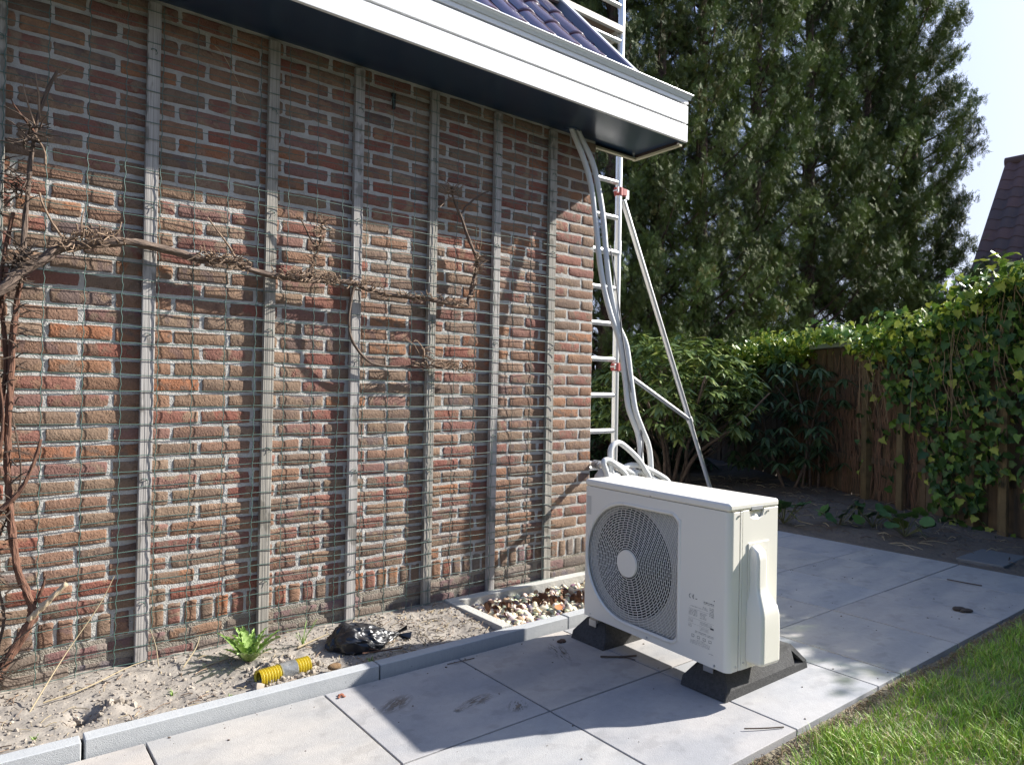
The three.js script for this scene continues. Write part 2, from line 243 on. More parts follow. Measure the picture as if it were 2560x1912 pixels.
// ---------------------------------------------------------------- the house: wall of handmade bricks, eaves, roof
const house = group('brick_house', 0, 0, 0);
tag(house, 'red brown brick house with white fascia, dark blue soffit and purple glazed roof tiles', 'house');
{
  const X0 = -1.3, X1 = 3.053, CY = 0.0653, B0 = 0.267;
  // mortar sheet, uneven, with the body of the wall behind it
  const nx = 300, ny = 190, pos = [], uv = [], idx = [];
  for (let j = 0; j <= ny; j++) for (let i = 0; i <= nx; i++) { const x = lerp(X0, X1 - 0.002, i / nx), y = lerp(-0.1, 2.7, j / ny); pos.push(x, y, -0.0034 + 0.0045 * nz(x * 14, y * 14, 12, 3) + 0.003 * nz(x * 60, y * 60, 13, 2)); uv.push(x, y); }
  for (let j = 0; j < ny; j++) for (let i = 0; i < nx; i++) { const a = j * (nx + 1) + i, b = a + 1, c = a + nx + 1, d = c + 1; idx.push(a, b, c, b, d, c); }
  const sheet = new THREE.BufferGeometry(); sheet.setAttribute('position', new THREE.Float32BufferAttribute(pos, 3)); sheet.setAttribute('uv', new THREE.Float32BufferAttribute(uv, 2)); sheet.setIndex(idx); sheet.computeVertexNormals();
  const low = sheet.clone(), nLow = Math.round((0.165 + 0.1) / 2.8 * ny) * nx * 6; low.setIndex(idx.slice(0, nLow)); sheet.setIndex(idx.slice(nLow));
  const wall = mesh('wall', merge([sheet, boxUV(box(X1 - X0 - 0.006, 2.85, 4, (X0 + X1) / 2 - 0.003, 1.3, -2.03))]), mortarMat, house); mesh('plinth_mortar', low, mortarDirty, wall);
  // a brick with a worn rim; cell picks its place in the clay atlas
  const brickGeo = (L, H, s, cell, up = false) => {
    const q = mulberry(s), e = 0.006, xs = [0, e, L * 0.34, L * 0.67, L - e, L], ys = [0, e, H * 0.5, H - e, H], pos = [], uv = [], idx = [], nX = xs.length, nY = ys.length;
    const ci = cell % 4, cj = (cell >> 2) % 8;
    for (let j = 0; j < nY; j++) for (let i = 0; i < nX; i++) {
      const rim = i === 0 || j === 0 || i === nX - 1 || j === nY - 1, corner = (i === 0 || i === nX - 1) && (j === 0 || j === nY - 1);
      let x = xs[i] - L / 2 + (q() - 0.5) * 0.005, y = ys[j] - H / 2 + (q() - 0.5) * 0.005; if (corner) { x *= 0.975; y *= 0.9; }
      pos.push(x, y, rim ? -0.002 - q() * 0.0045 : 0.0008 + (q() - 0.5) * 0.0035);
      const a = up ? (ys[j] / H) : xs[i] / L, b = up ? xs[i] / L : ys[j] / H; uv.push((ci + 0.02 + 0.96 * a) / 4, (cj + 0.04 + 0.92 * b) / 8);
    }
    for (let j = 0; j < nY - 1; j++) for (let i = 0; i < nX - 1; i++) { const a = j * nX + i, b = a + 1, c = a + nX, d = c + 1; idx.push(a, b, c, b, d, c); }
    const ring = []; for (let i = 0; i < nX; i++) ring.push(i); for (let j = 1; j < nY; j++) ring.push(j * nX + nX - 1); for (let i = nX - 2; i >= 0; i--) ring.push((nY - 1) * nX + i); for (let j = nY - 2; j > 0; j--) ring.push(j * nX);
    const o = pos.length / 3; for (const k of ring) { pos.push(pos[k * 3], pos[k * 3 + 1], pos[k * 3 + 2]); uv.push(uv[k * 2], uv[k * 2 + 1]); } for (const k of ring) { pos.push(pos[k * 3], pos[k * 3 + 1], -0.035); uv.push(uv[k * 2], uv[k * 2 + 1] + 0.01); }
    const n = ring.length; for (let k = 0; k < n; k++) { const a = o + k, b = o + (k + 1) % n, c = a + n, d = b + n; idx.push(a, c, b, b, c, d); }
    const g = new THREE.BufferGeometry(); g.setAttribute('position', new THREE.Float32BufferAttribute(pos, 3)); g.setAttribute('uv', new THREE.Float32BufferAttribute(uv, 2)); g.setIndex(idx); g.computeVertexNormals(); return g;
  };
  const LB = 0.2045, HB = 0.0525, stretch = [], head = [], sold = [];
  for (let i = 0; i < 32; i++) stretch.push(brickGeo(LB, HB, 500 + i, i));
  for (let i = 0; i < 8; i++) head.push(brickGeo(0.098, HB, 600 + i, i * 4 + 1));
  for (let i = 0; i < 10; i++) sold.push(brickGeo(0.0505, 0.094, 700 + i, i * 3, true));
  const list = [], q = mulberry(99);
  const add = (geo, x, y, mats, big) => list.push({ geo: geo[Math.floor(q() * geo.length)], x, y, rz: (q() - 0.5) * 0.012, z: (q() - 0.5) * 0.003, mat: mats[Math.floor(q() * mats.length)], big });
  for (let n = 0; n < 37; n++) {
    const y = B0 + CY * (n + 0.5), odd = n % 2; let x = X1 - 0.001;
    if (odd) { add(head, x - 0.049, y, brickMats); x -= 0.108; }
    while (x > X0 + 0.1) { add(stretch, x - LB / 2 + (q() - 0.5) * 0.006, y + (q() - 0.5) * 0.003, brickMats); x -= 0.2168; }
  }
  for (let x = X1 - 0.03; x > X0 + 0.05; x -= 0.0628) add(sold, x, 0.2155, x > 2.2 ? brickMats.concat(dirtyMats) : brickMats);
  for (const [y, o] of [[0.125, 0], [0.057, 0.108], [-0.01, 0]]) for (let x = X1 - o - LB / 2; x > X0 + 0.1; x -= 0.2168) add(stretch, x + (q() - 0.5) * 0.02, y + (q() - 0.5) * 0.006, dirtyMats);
  // the 300 bricks that show largest stay single, the farther ones are joined
  const cam = camera.position, seen = list.map((b) => { const d = Math.hypot(b.x - cam.x, b.y - cam.y, cam.z); return { b, s: (b.x > 0.02 && b.y > 0.02 ? 1 : 0.01) * cam.z / (d * d * d) * (b.geo.boundingSphere ? 1 : 1) }; }).sort((a, b) => b.s - a.s);
  const rest = new Map();
  seen.forEach(({ b }, i) => {
    if (i < 300) { const m = mesh('brick', b.geo, b.mat, wall); m.position.set(b.x, b.y, b.z); m.rotation.z = b.rz; }
    else { if (!rest.has(b.mat)) rest.set(b.mat, []); rest.get(b.mat).push(b.geo.clone().rotateZ(b.rz).translate(b.x, b.y, b.z)); }
  });
  const far = [...rest.values()].map((l) => mergeGeometries(l)), fg = mergeGeometries(far, true);
  stuff(mesh('brickwork', fg, [...rest.keys()], wall));
  // dark block painting the shade inside a hole in the bricks near the eaves
  mesh('wall_hole_shade', merge([rbox(0.016, 0.07, 0.014, 0.005, 1.65, 2.56, 0.009), rbox(0.024, 0.018, 0.012, 0.005, 1.648, 2.595, 0.009)]), darkPlastic, house);

  // eaves box
  const EX = 3.455, FZ = 0.365, SY = 2.69;
  const soffit = mesh('soffit', boxUV(merge([rbox(EX - X0 - 0.02, 0.018, FZ + 0.055, 0.002, (X0 + EX) / 2, SY + 0.009, (FZ - 0.062) / 2 - 0.0)])), navy, house);
  mesh('soffit_trim', merge([box(EX - X1 - 0.02, 0.012, 0.024, (EX + X1) / 2 - 0.01, SY - 0.024, -0.02), box(0.024, 0.012, FZ + 0.02, EX - 0.02, SY - 0.0245, FZ / 2 - 0.028)]), M({ color: L3(0.45, 0.42, 0.3), roughness: 0.8 }), soffit);
  mesh('soffit_edge', merge([box(EX - X1 - 0.03, 0.05, 0.03, (EX + X1) / 2 - 0.01, SY + 0.0065, -0.046), box(0.02, 0.034, FZ - 0.02, EX - 0.022, SY - 0.0015, FZ / 2 - 0.028)]), M({ color: L3(0.03, 0.018, 0.015), roughness: 0.8 }), soffit);
  const cable = mesh('cable_collar', new THREE.TorusGeometry(0.04, 0.008, 8, 20).rotateX(Math.PI / 2).scale(1.1, 1, 0.7).translate(2.805, SY - 0.001, 0.06), navy, soffit);
  for (const [y0, y1, dz] of [[2.678, 2.7795, 0], [2.7895, 2.8965, 0.001], [2.9065, 2.952, 0.002]]) mesh('fascia_board', rbox(EX - X0, y1 - y0, 0.018, 0.003, (X0 + EX) / 2, (y0 + y1) / 2, FZ + 0.009 + dz), whitePaint, house);
  mesh('fascia_backing', box(EX - X0 - 0.03, 0.26, 0.012, (X0 + EX) / 2, 2.835, FZ - 0.009), M({ color: L3(0.5, 0.52, 0.56), roughness: 0.8 }), house);
  // end board of the eaves box, following the roof pitch
  const ends = new THREE.Shape([[-0.04, 0], [FZ, 0], [FZ, 0.25], [0.15, 0.25], [-0.04, 0.32]].map((p) => new THREE.Vector2(...p)));
  mesh('eaves_end_board', new THREE.ExtrudeGeometry(ends, { depth: 0.018, bevelEnabled: false }).rotateY(-Math.PI / 2).translate(EX - 0.0005, SY + 0.0195, 0), whitePaint, house);
  // gutter: a zinc trough with a rolled lip, leaning out over the fascia
  const gp = [[0.3865, 2.933], [0.39, 2.931], [0.402, 2.948], [0.408, 2.95], [0.409, 2.958], [0.4, 2.96], [0.395, 2.952], [0.3865, 2.943]];
  const gs = new THREE.Shape(gp.map(([z, y]) => new THREE.Vector2(-z, y)));
  const gutter = mesh('gutter', new THREE.ExtrudeGeometry(gs, { depth: EX - X0 + 0.012, bevelEnabled: false }).rotateY(Math.PI / 2).translate(X0, 0, 0), zinc, house);
  mesh('gutter_lip', rod(V3(X0, 2.957, 0.408), V3(EX + 0.014, 2.957, 0.408), 0.0058, 10), M({ color: L3(0.72, 0.73, 0.74), roughness: 0.35, metalness: 0.5 }), gutter);
  // roof plane and single pantiles
  const PA = 46.5 * D2R, slope = 3.4, roof = mesh('roof', box(EX - X0 - 0.16, 0.03, slope, 0, 0, 0).translate(0, 0, -slope / 2).rotateX(PA).translate((X0 + EX) / 2 - 0.08, 2.755, 0.32), M({ color: L3(0.05, 0.045, 0.05), roughness: 1 }), house);
  const tp = [], TW = 0.216, TL = 0.385, nw = 9;   // pantile: S curve across, thick lower nose
  const prof = (t) => 0.012 + 0.034 * Math.pow(Math.sin(Math.PI * clamp((t - 0.0) / 0.66)), 0.8) * (t < 0.66 ? 1 : 0) - 0.006 * Math.sin(Math.PI * clamp((t - 0.66) / 0.34));
  const tpos = [], tidx = []; const rows = [[0.0, -0.022], [0.0, 0.0], [-0.02, 0.002], [-TL * 0.5, 0.0], [-TL, 0]];
  rows.forEach(([z, dy]) => { for (let i = 0; i <= nw; i++) { const t = i / nw; tpos.push((t - 0.5) * (TW + 0.012), prof(t) + dy + (z === -TL ? -0.02 : 0) + (z === -TL * 0.5 ? -0.01 : 0), z); } });
  for (let j = 0; j < rows.length - 1; j++) for (let i = 0; i < nw; i++) { const a = j * (nw + 1) + i, b = a + 1, c = a + nw + 1, d = c + 1; tidx.push(a, b, c, b, d, c); }
  const tg = new THREE.BufferGeometry(); tg.setAttribute('position', new THREE.Float32BufferAttribute(tpos, 3)); tg.setIndex(tidx); tg.computeVertexNormals();
  for (let rI = 0; rI < 8; rI++) for (let cI = 0; cI < 11; cI++) {
    const s = 0.02 + rI * 0.315, m = mesh('roof_tile', tg, (rI + cI) % 3 ? glaze : glaze2, roof);
    m.position.set(3.212 - cI * TW, 2.785 + Math.sin(PA) * s, 0.35 - Math.cos(PA) * s); m.rotation.set(PA + 0.03, 0, rr(-1, 1) * 0.008);
  }
  // verge: blue grey flashing with a pale cap up the gable edge
  const vg = (w, h, x, y) => box(w, h, slope, x, y, 0).translate(0, 0, -slope / 2 - 0.1).rotateX(PA).translate(0, 2.757, 0.36);
  mesh('verge_board', vg(0.03, 0.16, 3.345, -0.005), M({ color: L3(0.2, 0.27, 0.36), roughness: 0.45, metalness: 0.3 }), house);
  mesh('verge_cap', vg(0.04, 0.01, 3.345, 0.0805), M({ color: L3(0.62, 0.66, 0.7), roughness: 0.4, metalness: 0.3 }), house);
}

// ---------------------------------------------------------------- battens, wire mesh
const BX = [0.058, 0.55, 1.031, 1.441, 1.854, 2.263, 2.667];
BX.forEach((x, i) => {
  const g = group('timber_batten', x + 0.0235, 0, 0); const w = i === 6 ? 0.052 : 0.047, t = 0.025;
  const b0 = i > 4 ? 0.02 : -0.02, geo = rbox(w, 2.665 - b0, t, 0.002, 0, (2.665 + b0) / 2, t / 2 + 0.005);
  const p = geo.attributes.position, uv = geo.attributes.uv; for (let k = 0; k < p.count; k++) { const a = p.getX(k) + p.getZ(k) * 0.7; p.setX(k, p.getX(k) + 0.003 * Math.sin(p.getY(k) * 2 + i * 2)); uv.setXY(k, a * 8 + i * 0.37, p.getY(k) / 2.67 + 0.01 * i); }
  mesh('timber', geo, i % 2 ? battenMat : battenMat2, g);
  for (let k = 0; k < 5; k++) { const y = 0.3 + k * 0.52 + rr(-0.1, 0.1); mesh('staple', merge([tube([[-0.009, y, 0.03], [-0.008, y + 0.004, 0.036], [0.008, y + 0.002, 0.036], [0.009, y - 0.002, 0.03]], 0.0016, 6, 5), tube([[0.006, y, 0.034], [0.012, y - 0.012, 0.038], [0.004, y - 0.016, 0.036]], 0.0012, 5, 4)]), wireMat, g); }
  tag(g, ['weathered timber batten behind the upright climber stems', 'sixth timber batten from the house corner, right beside the climber', 'fifth timber batten from the house corner, nearest the dandelion', 'fourth timber batten from the house corner, behind the drooping vine branch', 'third timber batten from the house corner, behind the black bag', 'second timber batten from the house corner, left of the pebble bed', 'last timber batten before the house corner and the hoses'][i], 'batten', 'battens on the brick wall');
});
const meshOff = (x, y) => { const i = BX.findIndex((b) => b > x); const a = i < 0 ? 2.69 : i === 0 ? -0.4 : BX[i - 1] + 0.024, b = i < 0 ? 2.8 : BX[Math.max(i, 0)] + 0.024, t = clamp((x - a) / Math.max(0.05, b - a)); return 0.0335 + Math.sin(Math.PI * t) * (0.03 * nz(x * 2.1, y * 1.6, 22, 2) + 0.006) + 0.004 * nz(x * 9, y * 9, 23, 2); };
{
  const net = group('wire_mesh_panel', 0, 0, 0);
  tag(net, 'green coated wire mesh stretched over the timber battens on the wall', 'wire mesh');
  const sagY = (x, y) => y + 0.014 * nz(x * 1.6, y * 5, 24, 2) + 0.012 * nz(x * 5, y * 0.7, 25, 2);
  for (let k = 0; k < 42; k++) { const y = 0.06 + k * 0.0625, pts = []; for (let x = -0.5; x <= 2.745; x += 0.06) pts.push([x, sagY(x, y), meshOff(x, y)]); mesh('horizontal_wire', tube(pts, 0.0015, 96, 4, false), wireMat, net); }
  for (let k = 0; k < 26; k++) { const x = -0.412 + k * 0.1295 * 0.985; if (x > 2.75) continue; const pts = []; for (let y = 0.03; y <= 2.655; y += 0.0312) { const j = Math.round(y / 0.0312) % 2 ? 1 : -1; pts.push([x + j * 0.003 + 0.01 * nz(x * 3, y * 2.4, 26, 2), y, meshOff(x, y) + 0.002]); } mesh('upright_wire', tube(pts, 0.0015, 150, 4, false), wireMat, net); }
}

// ---------------------------------------------------------------- vines
function woody(pts, r0, r1, seed, n = 40, m = 9) { const P_ = pts.map((p) => V3(...p)); return tube(P_, (t, a) => lerp(r0, r1, t) * (0.82 + 0.5 * nz(t * n * 0.5 + seed, a * 1.4, seed, 2) + 0.28 * nz(t * n * 0.15 + seed, 3, seed + 3, 2) + 0.14 * Math.sin(a * 3 + t * 30 + seed)), n, m); }
function shreds(center, n, spread, len, seed) { const q = mulberry(seed), out = []; for (let i = 0; i < n; i++) { const t = q() * (center.length - 1), k = Math.floor(t), f = t - k, a = center[k], b = center[Math.min(center.length - 1, k + 1)]; const x = lerp(a[0], b[0], f) + (q() - 0.5) * spread, y = lerp(a[1], b[1], f) + (q() - 0.5) * spread, z = lerp(a[2], b[2], f) + (q() - 0.3) * spread * 0.8, L = len * (0.3 + q()), th = q() * 6.28, el = (q() - 0.4) * 2; const dx = Math.cos(th) * L, dy = Math.sin(el) * L, dz = Math.abs(Math.sin(th)) * L * 0.6; out.push(tube([[x, y, z], [x + dx * 0.5 + (q() - 0.5) * 0.01, y + dy * 0.6, z + dz * 0.6], [x + dx, y + dy * (0.5 + q() * 0.6), Math.max(0.012, z + dz)]], (t2) => 0.0024 * (0.5 + q()) * (1 - 0.7 * t2) + 0.0006, 4, 4, false)); } return merge(out); }
{
  const v = group('trained_vine', 0.1, 0, 0.07); const rel = (l) => l.map(([x, y, z]) => [x - 0.1, y, z - 0.07]);
  tag(v, 'bare gnarled vine trained sideways along the wire mesh with shaggy bark', 'vine');
  const Z = 0.07, main = [[-0.25, 1.3, 0.06], [-0.06, 1.38, 0.09], [0.1, 1.47, 0.1], [0.15, 1.535, 0.09], [0.22, 1.59, 0.08], [0.27, 1.64, Z], [0.37, 1.67, Z], [0.47, 1.692, Z], [0.55, 1.69, 0.075], [0.66, 1.68, Z], [0.77, 1.66, Z], [0.88, 1.672, Z], [0.93, 1.648, Z], [1.03, 1.632, Z], [1.15, 1.628, Z], [1.28, 1.63, Z], [1.42, 1.637, Z], [1.51, 1.612, Z], [1.66, 1.6, Z], [1.82, 1.6, Z], [1.93, 1.59, Z], [2.07, 1.588, Z]];
  mesh('main_stem', woody(rel(main), 0.024, 0.011, 3, 150, 10), vineMat, v);
  const low = [[1.43, 1.635, 0.08], [1.41, 1.55, 0.075], [1.407, 1.44, 0.07], [1.43, 1.36, 0.07], [1.5, 1.285, 0.066], [1.57, 1.26, 0.064], [1.69, 1.256, 0.064], [1.83, 1.272, 0.062], [1.94, 1.256, 0.06], [2.11, 1.255, 0.06]];
  mesh('lower_branch', woody(rel(low), 0.009, 0.005, 5, 70, 7), vineMat, v);
  mesh('side_branch', woody(rel([[2.07, 1.588, 0.066], [2.1, 1.68, 0.062], [2.125, 1.77, 0.06], [2.13, 1.84, 0.06], [2.08, 1.93, 0.058], [2.04, 2.02, 0.058], [1.99, 2.11, 0.056], [1.96, 2.19, 0.055]]), 0.014, 0.006, 6, 60, 8), vineMat, v);
  mesh('side_branch', woody(rel([[2.02, 2.05, 0.058], [2.07, 2.12, 0.06], [2.16, 2.19, 0.06], [2.2, 2.21, 0.058]]), 0.007, 0.004, 7, 24, 6), vineMat, v);
  mesh('side_branch', woody(rel([[1.2, 1.635, Z], [1.225, 1.7, 0.066], [1.255, 1.77, 0.062], [1.268, 1.86, 0.06], [1.27, 1.93, 0.06]]), 0.009, 0.004, 8, 34, 6), vineMat, v);
  mesh('side_branch', woody(rel([[1.25, 1.77, 0.064], [1.21, 1.82, 0.07], [1.175, 1.88, 0.072], [1.15, 1.9, 0.07]]), 0.006, 0.003, 9, 20, 6), vineMat, v);
  mesh('side_branch', woody(rel([[0.9, 1.67, Z], [0.86, 1.73, 0.078], [0.81, 1.79, 0.08], [0.775, 1.835, 0.078]]), 0.007, 0.003, 10, 22, 6), twigMat, v);
  mesh('side_branch', woody(rel([[0.3, 1.65, Z], [0.25, 1.72, 0.08], [0.215, 1.79, 0.082], [0.205, 1.83, 0.08]]), 0.006, 0.003, 11, 22, 6), twigMat, v);
  mesh('side_branch', woody(rel([[0.34, 1.67, Z], [0.335, 1.74, 0.085], [0.345, 1.8, 0.08]]), 0.005, 0.002, 12, 18, 6), twigMat, v);
  mesh('side_branch', woody(rel([[0.42, 1.69, Z], [0.455, 1.73, 0.085], [0.465, 1.765, 0.08]]), 0.006, 0.003, 13, 14, 6), twigMat, v);
  mesh('thin_shoot', tube(rel([[2.155, 2.19, 0.06], [2.15, 2.28, 0.064], [2.165, 2.37, 0.07]]), 0.0016, 8, 4), strawMat, v);
  mesh('thin_shoot', tube(rel([[2.13, 1.84, 0.06], [2.15, 1.92, 0.07], [2.15, 2.0, 0.07]]), 0.0015, 8, 4), strawMat, v);
  stuff(mesh('bark_shreds', merge([shreds(rel([[0.27, 1.65, Z], [0.35, 1.68, 0.075], [0.45, 1.7, 0.075]]), 120, 0.06, 0.05, 31), shreds(rel([[0.75, 1.665, Z], [0.85, 1.68, 0.075], [0.95, 1.65, 0.075]]), 110, 0.045, 0.045, 32), shreds(rel([[1.05, 1.63, Z], [1.2, 1.64, Z], [1.35, 1.63, Z]]), 150, 0.045, 0.04, 33), shreds(rel([[1.38, 1.64, Z], [1.5, 1.62, Z], [1.6, 1.6, Z]]), 80, 0.04, 0.04, 34), shreds(rel([[1.65, 1.6, Z], [1.85, 1.6, Z], [2.06, 1.59, Z]]), 80, 0.025, 0.04, 35), shreds(rel([[2.09, 1.62, 0.06], [2.125, 1.78, 0.06], [2.13, 1.86, 0.06]]), 80, 0.035, 0.05, 36), shreds(rel([[1.22, 1.68, 0.066], [1.26, 1.8, 0.062], [1.27, 1.9, 0.06]]), 60, 0.025, 0.05, 37), shreds(rel([[1.75, 1.26, 0.062], [1.9, 1.27, 0.062], [2.1, 1.255, 0.06]]), 70, 0.03, 0.05, 38), shreds(rel([[1.95, 2.14, 0.056], [1.98, 2.18, 0.056]]), 24, 0.03, 0.09, 39), shreds(rel([[1.8, 1.29, 0.062], [1.82, 1.36, 0.062]]), 16, 0.02, 0.09, 40)]), twigMat, v));
}
{
  const v = group('climbing_shrub', 0.15, 0, 0.07); const rel = (l) => l.map(([x, y, z]) => [x - 0.15, y, z - 0.07]);
  tag(v, 'leafless old climber with many upright reddish stems rising from the sandy soil', 'climber');
  mesh('main_stem', woody(rel([[0.07, -0.03, 0.12], [0.11, 0.12, 0.1], [0.19, 0.27, 0.095], [0.215, 0.33, 0.09], [0.19, 0.42, 0.085], [0.165, 0.5, 0.08], [0.15, 0.62, 0.078]]), 0.021, 0.013, 51, 60, 10), vineRed, v);
  mesh('stem', woody(rel([[0.15, 0.6, 0.078], [0.137, 0.75, 0.075], [0.13, 0.9, 0.075], [0.132, 1.1, 0.075], [0.14, 1.36, 0.075], [0.155, 1.5, 0.08]]), 0.014, 0.011, 52, 70, 9), vineRed, v);
  mesh('stem', woody(rel([[0.15, 1.48, 0.076], [0.16, 1.6, 0.074], [0.165, 1.72, 0.072], [0.17, 1.8, 0.07], [0.176, 1.92, 0.068], [0.185, 2.02, 0.068], [0.2, 2.12, 0.07], [0.222, 2.2, 0.07], [0.25, 2.28, 0.075]]), 0.013, 0.006, 53, 70, 8), vineMat, v);
  mesh('stem', woody(rel([[0.03, 0.0, 0.1], [0.06, 0.3, 0.08], [0.1, 0.6, 0.07], [0.09, 0.9, 0.06], [0.12, 1.2, 0.06], [0.1, 1.5, 0.06], [0.13, 1.75, 0.06]]), 0.011, 0.007, 54, 80, 7), vineRed, v);
  mesh('stem', woody(rel([[-0.03, 0.0, 0.11], [0.04, 0.35, 0.09], [0.07, 0.7, 0.085], [0.115, 1.0, 0.085], [0.09, 1.3, 0.08], [0.14, 1.6, 0.07]]), 0.008, 0.005, 55, 70, 7), vineRed, v);
  mesh('stem', woody(rel([[0.06, 0.02, 0.07], [0.13, 0.3, 0.06], [0.1, 0.55, 0.06], [0.17, 0.8, 0.06], [0.14, 1.05, 0.06]]), 0.006, 0.003, 56, 50, 6), vineMat, v);
  mesh('cut_branch', woody(rel([[0.2, 0.31, 0.095], [0.25, 0.365, 0.11], [0.31, 0.43, 0.125]]), 0.013, 0.011, 57, 16, 8), M({ color: L3(0.5, 0.4, 0.27), roughness: 0.9, bumpMap: barkBump, bumpScale: 0.003 }), v);
  mesh('cut_branch', woody(rel([[0.08, 0.67, 0.09], [0.16, 0.76, 0.1], [0.2, 0.85, 0.1], [0.225, 0.95, 0.1]]), 0.012, 0.006, 58, 30, 8), vineRed, v);
  mesh('side_branch', woody(rel([[0.2, 0.32, 0.09], [0.235, 0.4, 0.09], [0.25, 0.46, 0.09]]), 0.008, 0.005, 59, 14, 6), vineRed, v);
  mesh('side_branch', woody(rel([[0.2, 2.1, 0.07], [0.195, 2.18, 0.08], [0.185, 2.25, 0.08]]), 0.005, 0.002, 60, 14, 6), twigMat, v);
  mesh('side_branch', woody(rel([[0.19, 2.06, 0.07], [0.16, 2.15, 0.085], [0.15, 2.2, 0.085]]), 0.005, 0.002, 61, 14, 6), twigMat, v);
  mesh('side_branch', woody(rel([[0.19, 2.04, 0.07], [0.13, 2.11, 0.09], [0.115, 2.14, 0.09]]), 0.005, 0.002, 62, 14, 6), vineRed, v);
  mesh('side_branch', woody(rel([[0.19, 2.03, 0.07], [0.215, 1.98, 0.09], [0.22, 1.93, 0.09]]), 0.004, 0.005, 63, 14, 6), twigMat, v);
  mesh('side_branch', woody(rel([[0.24, 2.25, 0.072], [0.27, 2.28, 0.075], [0.285, 2.3, 0.075]]), 0.004, 0.002, 64, 10, 6), twigMat, v);
  stuff(mesh('dry_twigs', merge([shreds(rel([[0.1, 1.75, 0.07], [0.15, 1.82, 0.08], [0.12, 1.9, 0.07]]), 55, 0.06, 0.06, 71), shreds(rel([[0.17, 1.98, 0.07], [0.19, 2.06, 0.07]]), 32, 0.045, 0.07, 72), shreds(rel([[0.1, 0.1, 0.1], [0.13, 0.7, 0.08], [0.13, 1.3, 0.075], [0.15, 1.7, 0.07]]), 110, 0.05, 0.06, 73), shreds(rel([[0.05, 0.03, 0.1], [0.1, 0.2, 0.1]]), 80, 0.09, 0.1, 74), shreds(rel([[0.14, 1.5, 0.08], [0.17, 1.62, 0.08]]), 70, 0.05, 0.06, 75)]), vineMat, v));
}

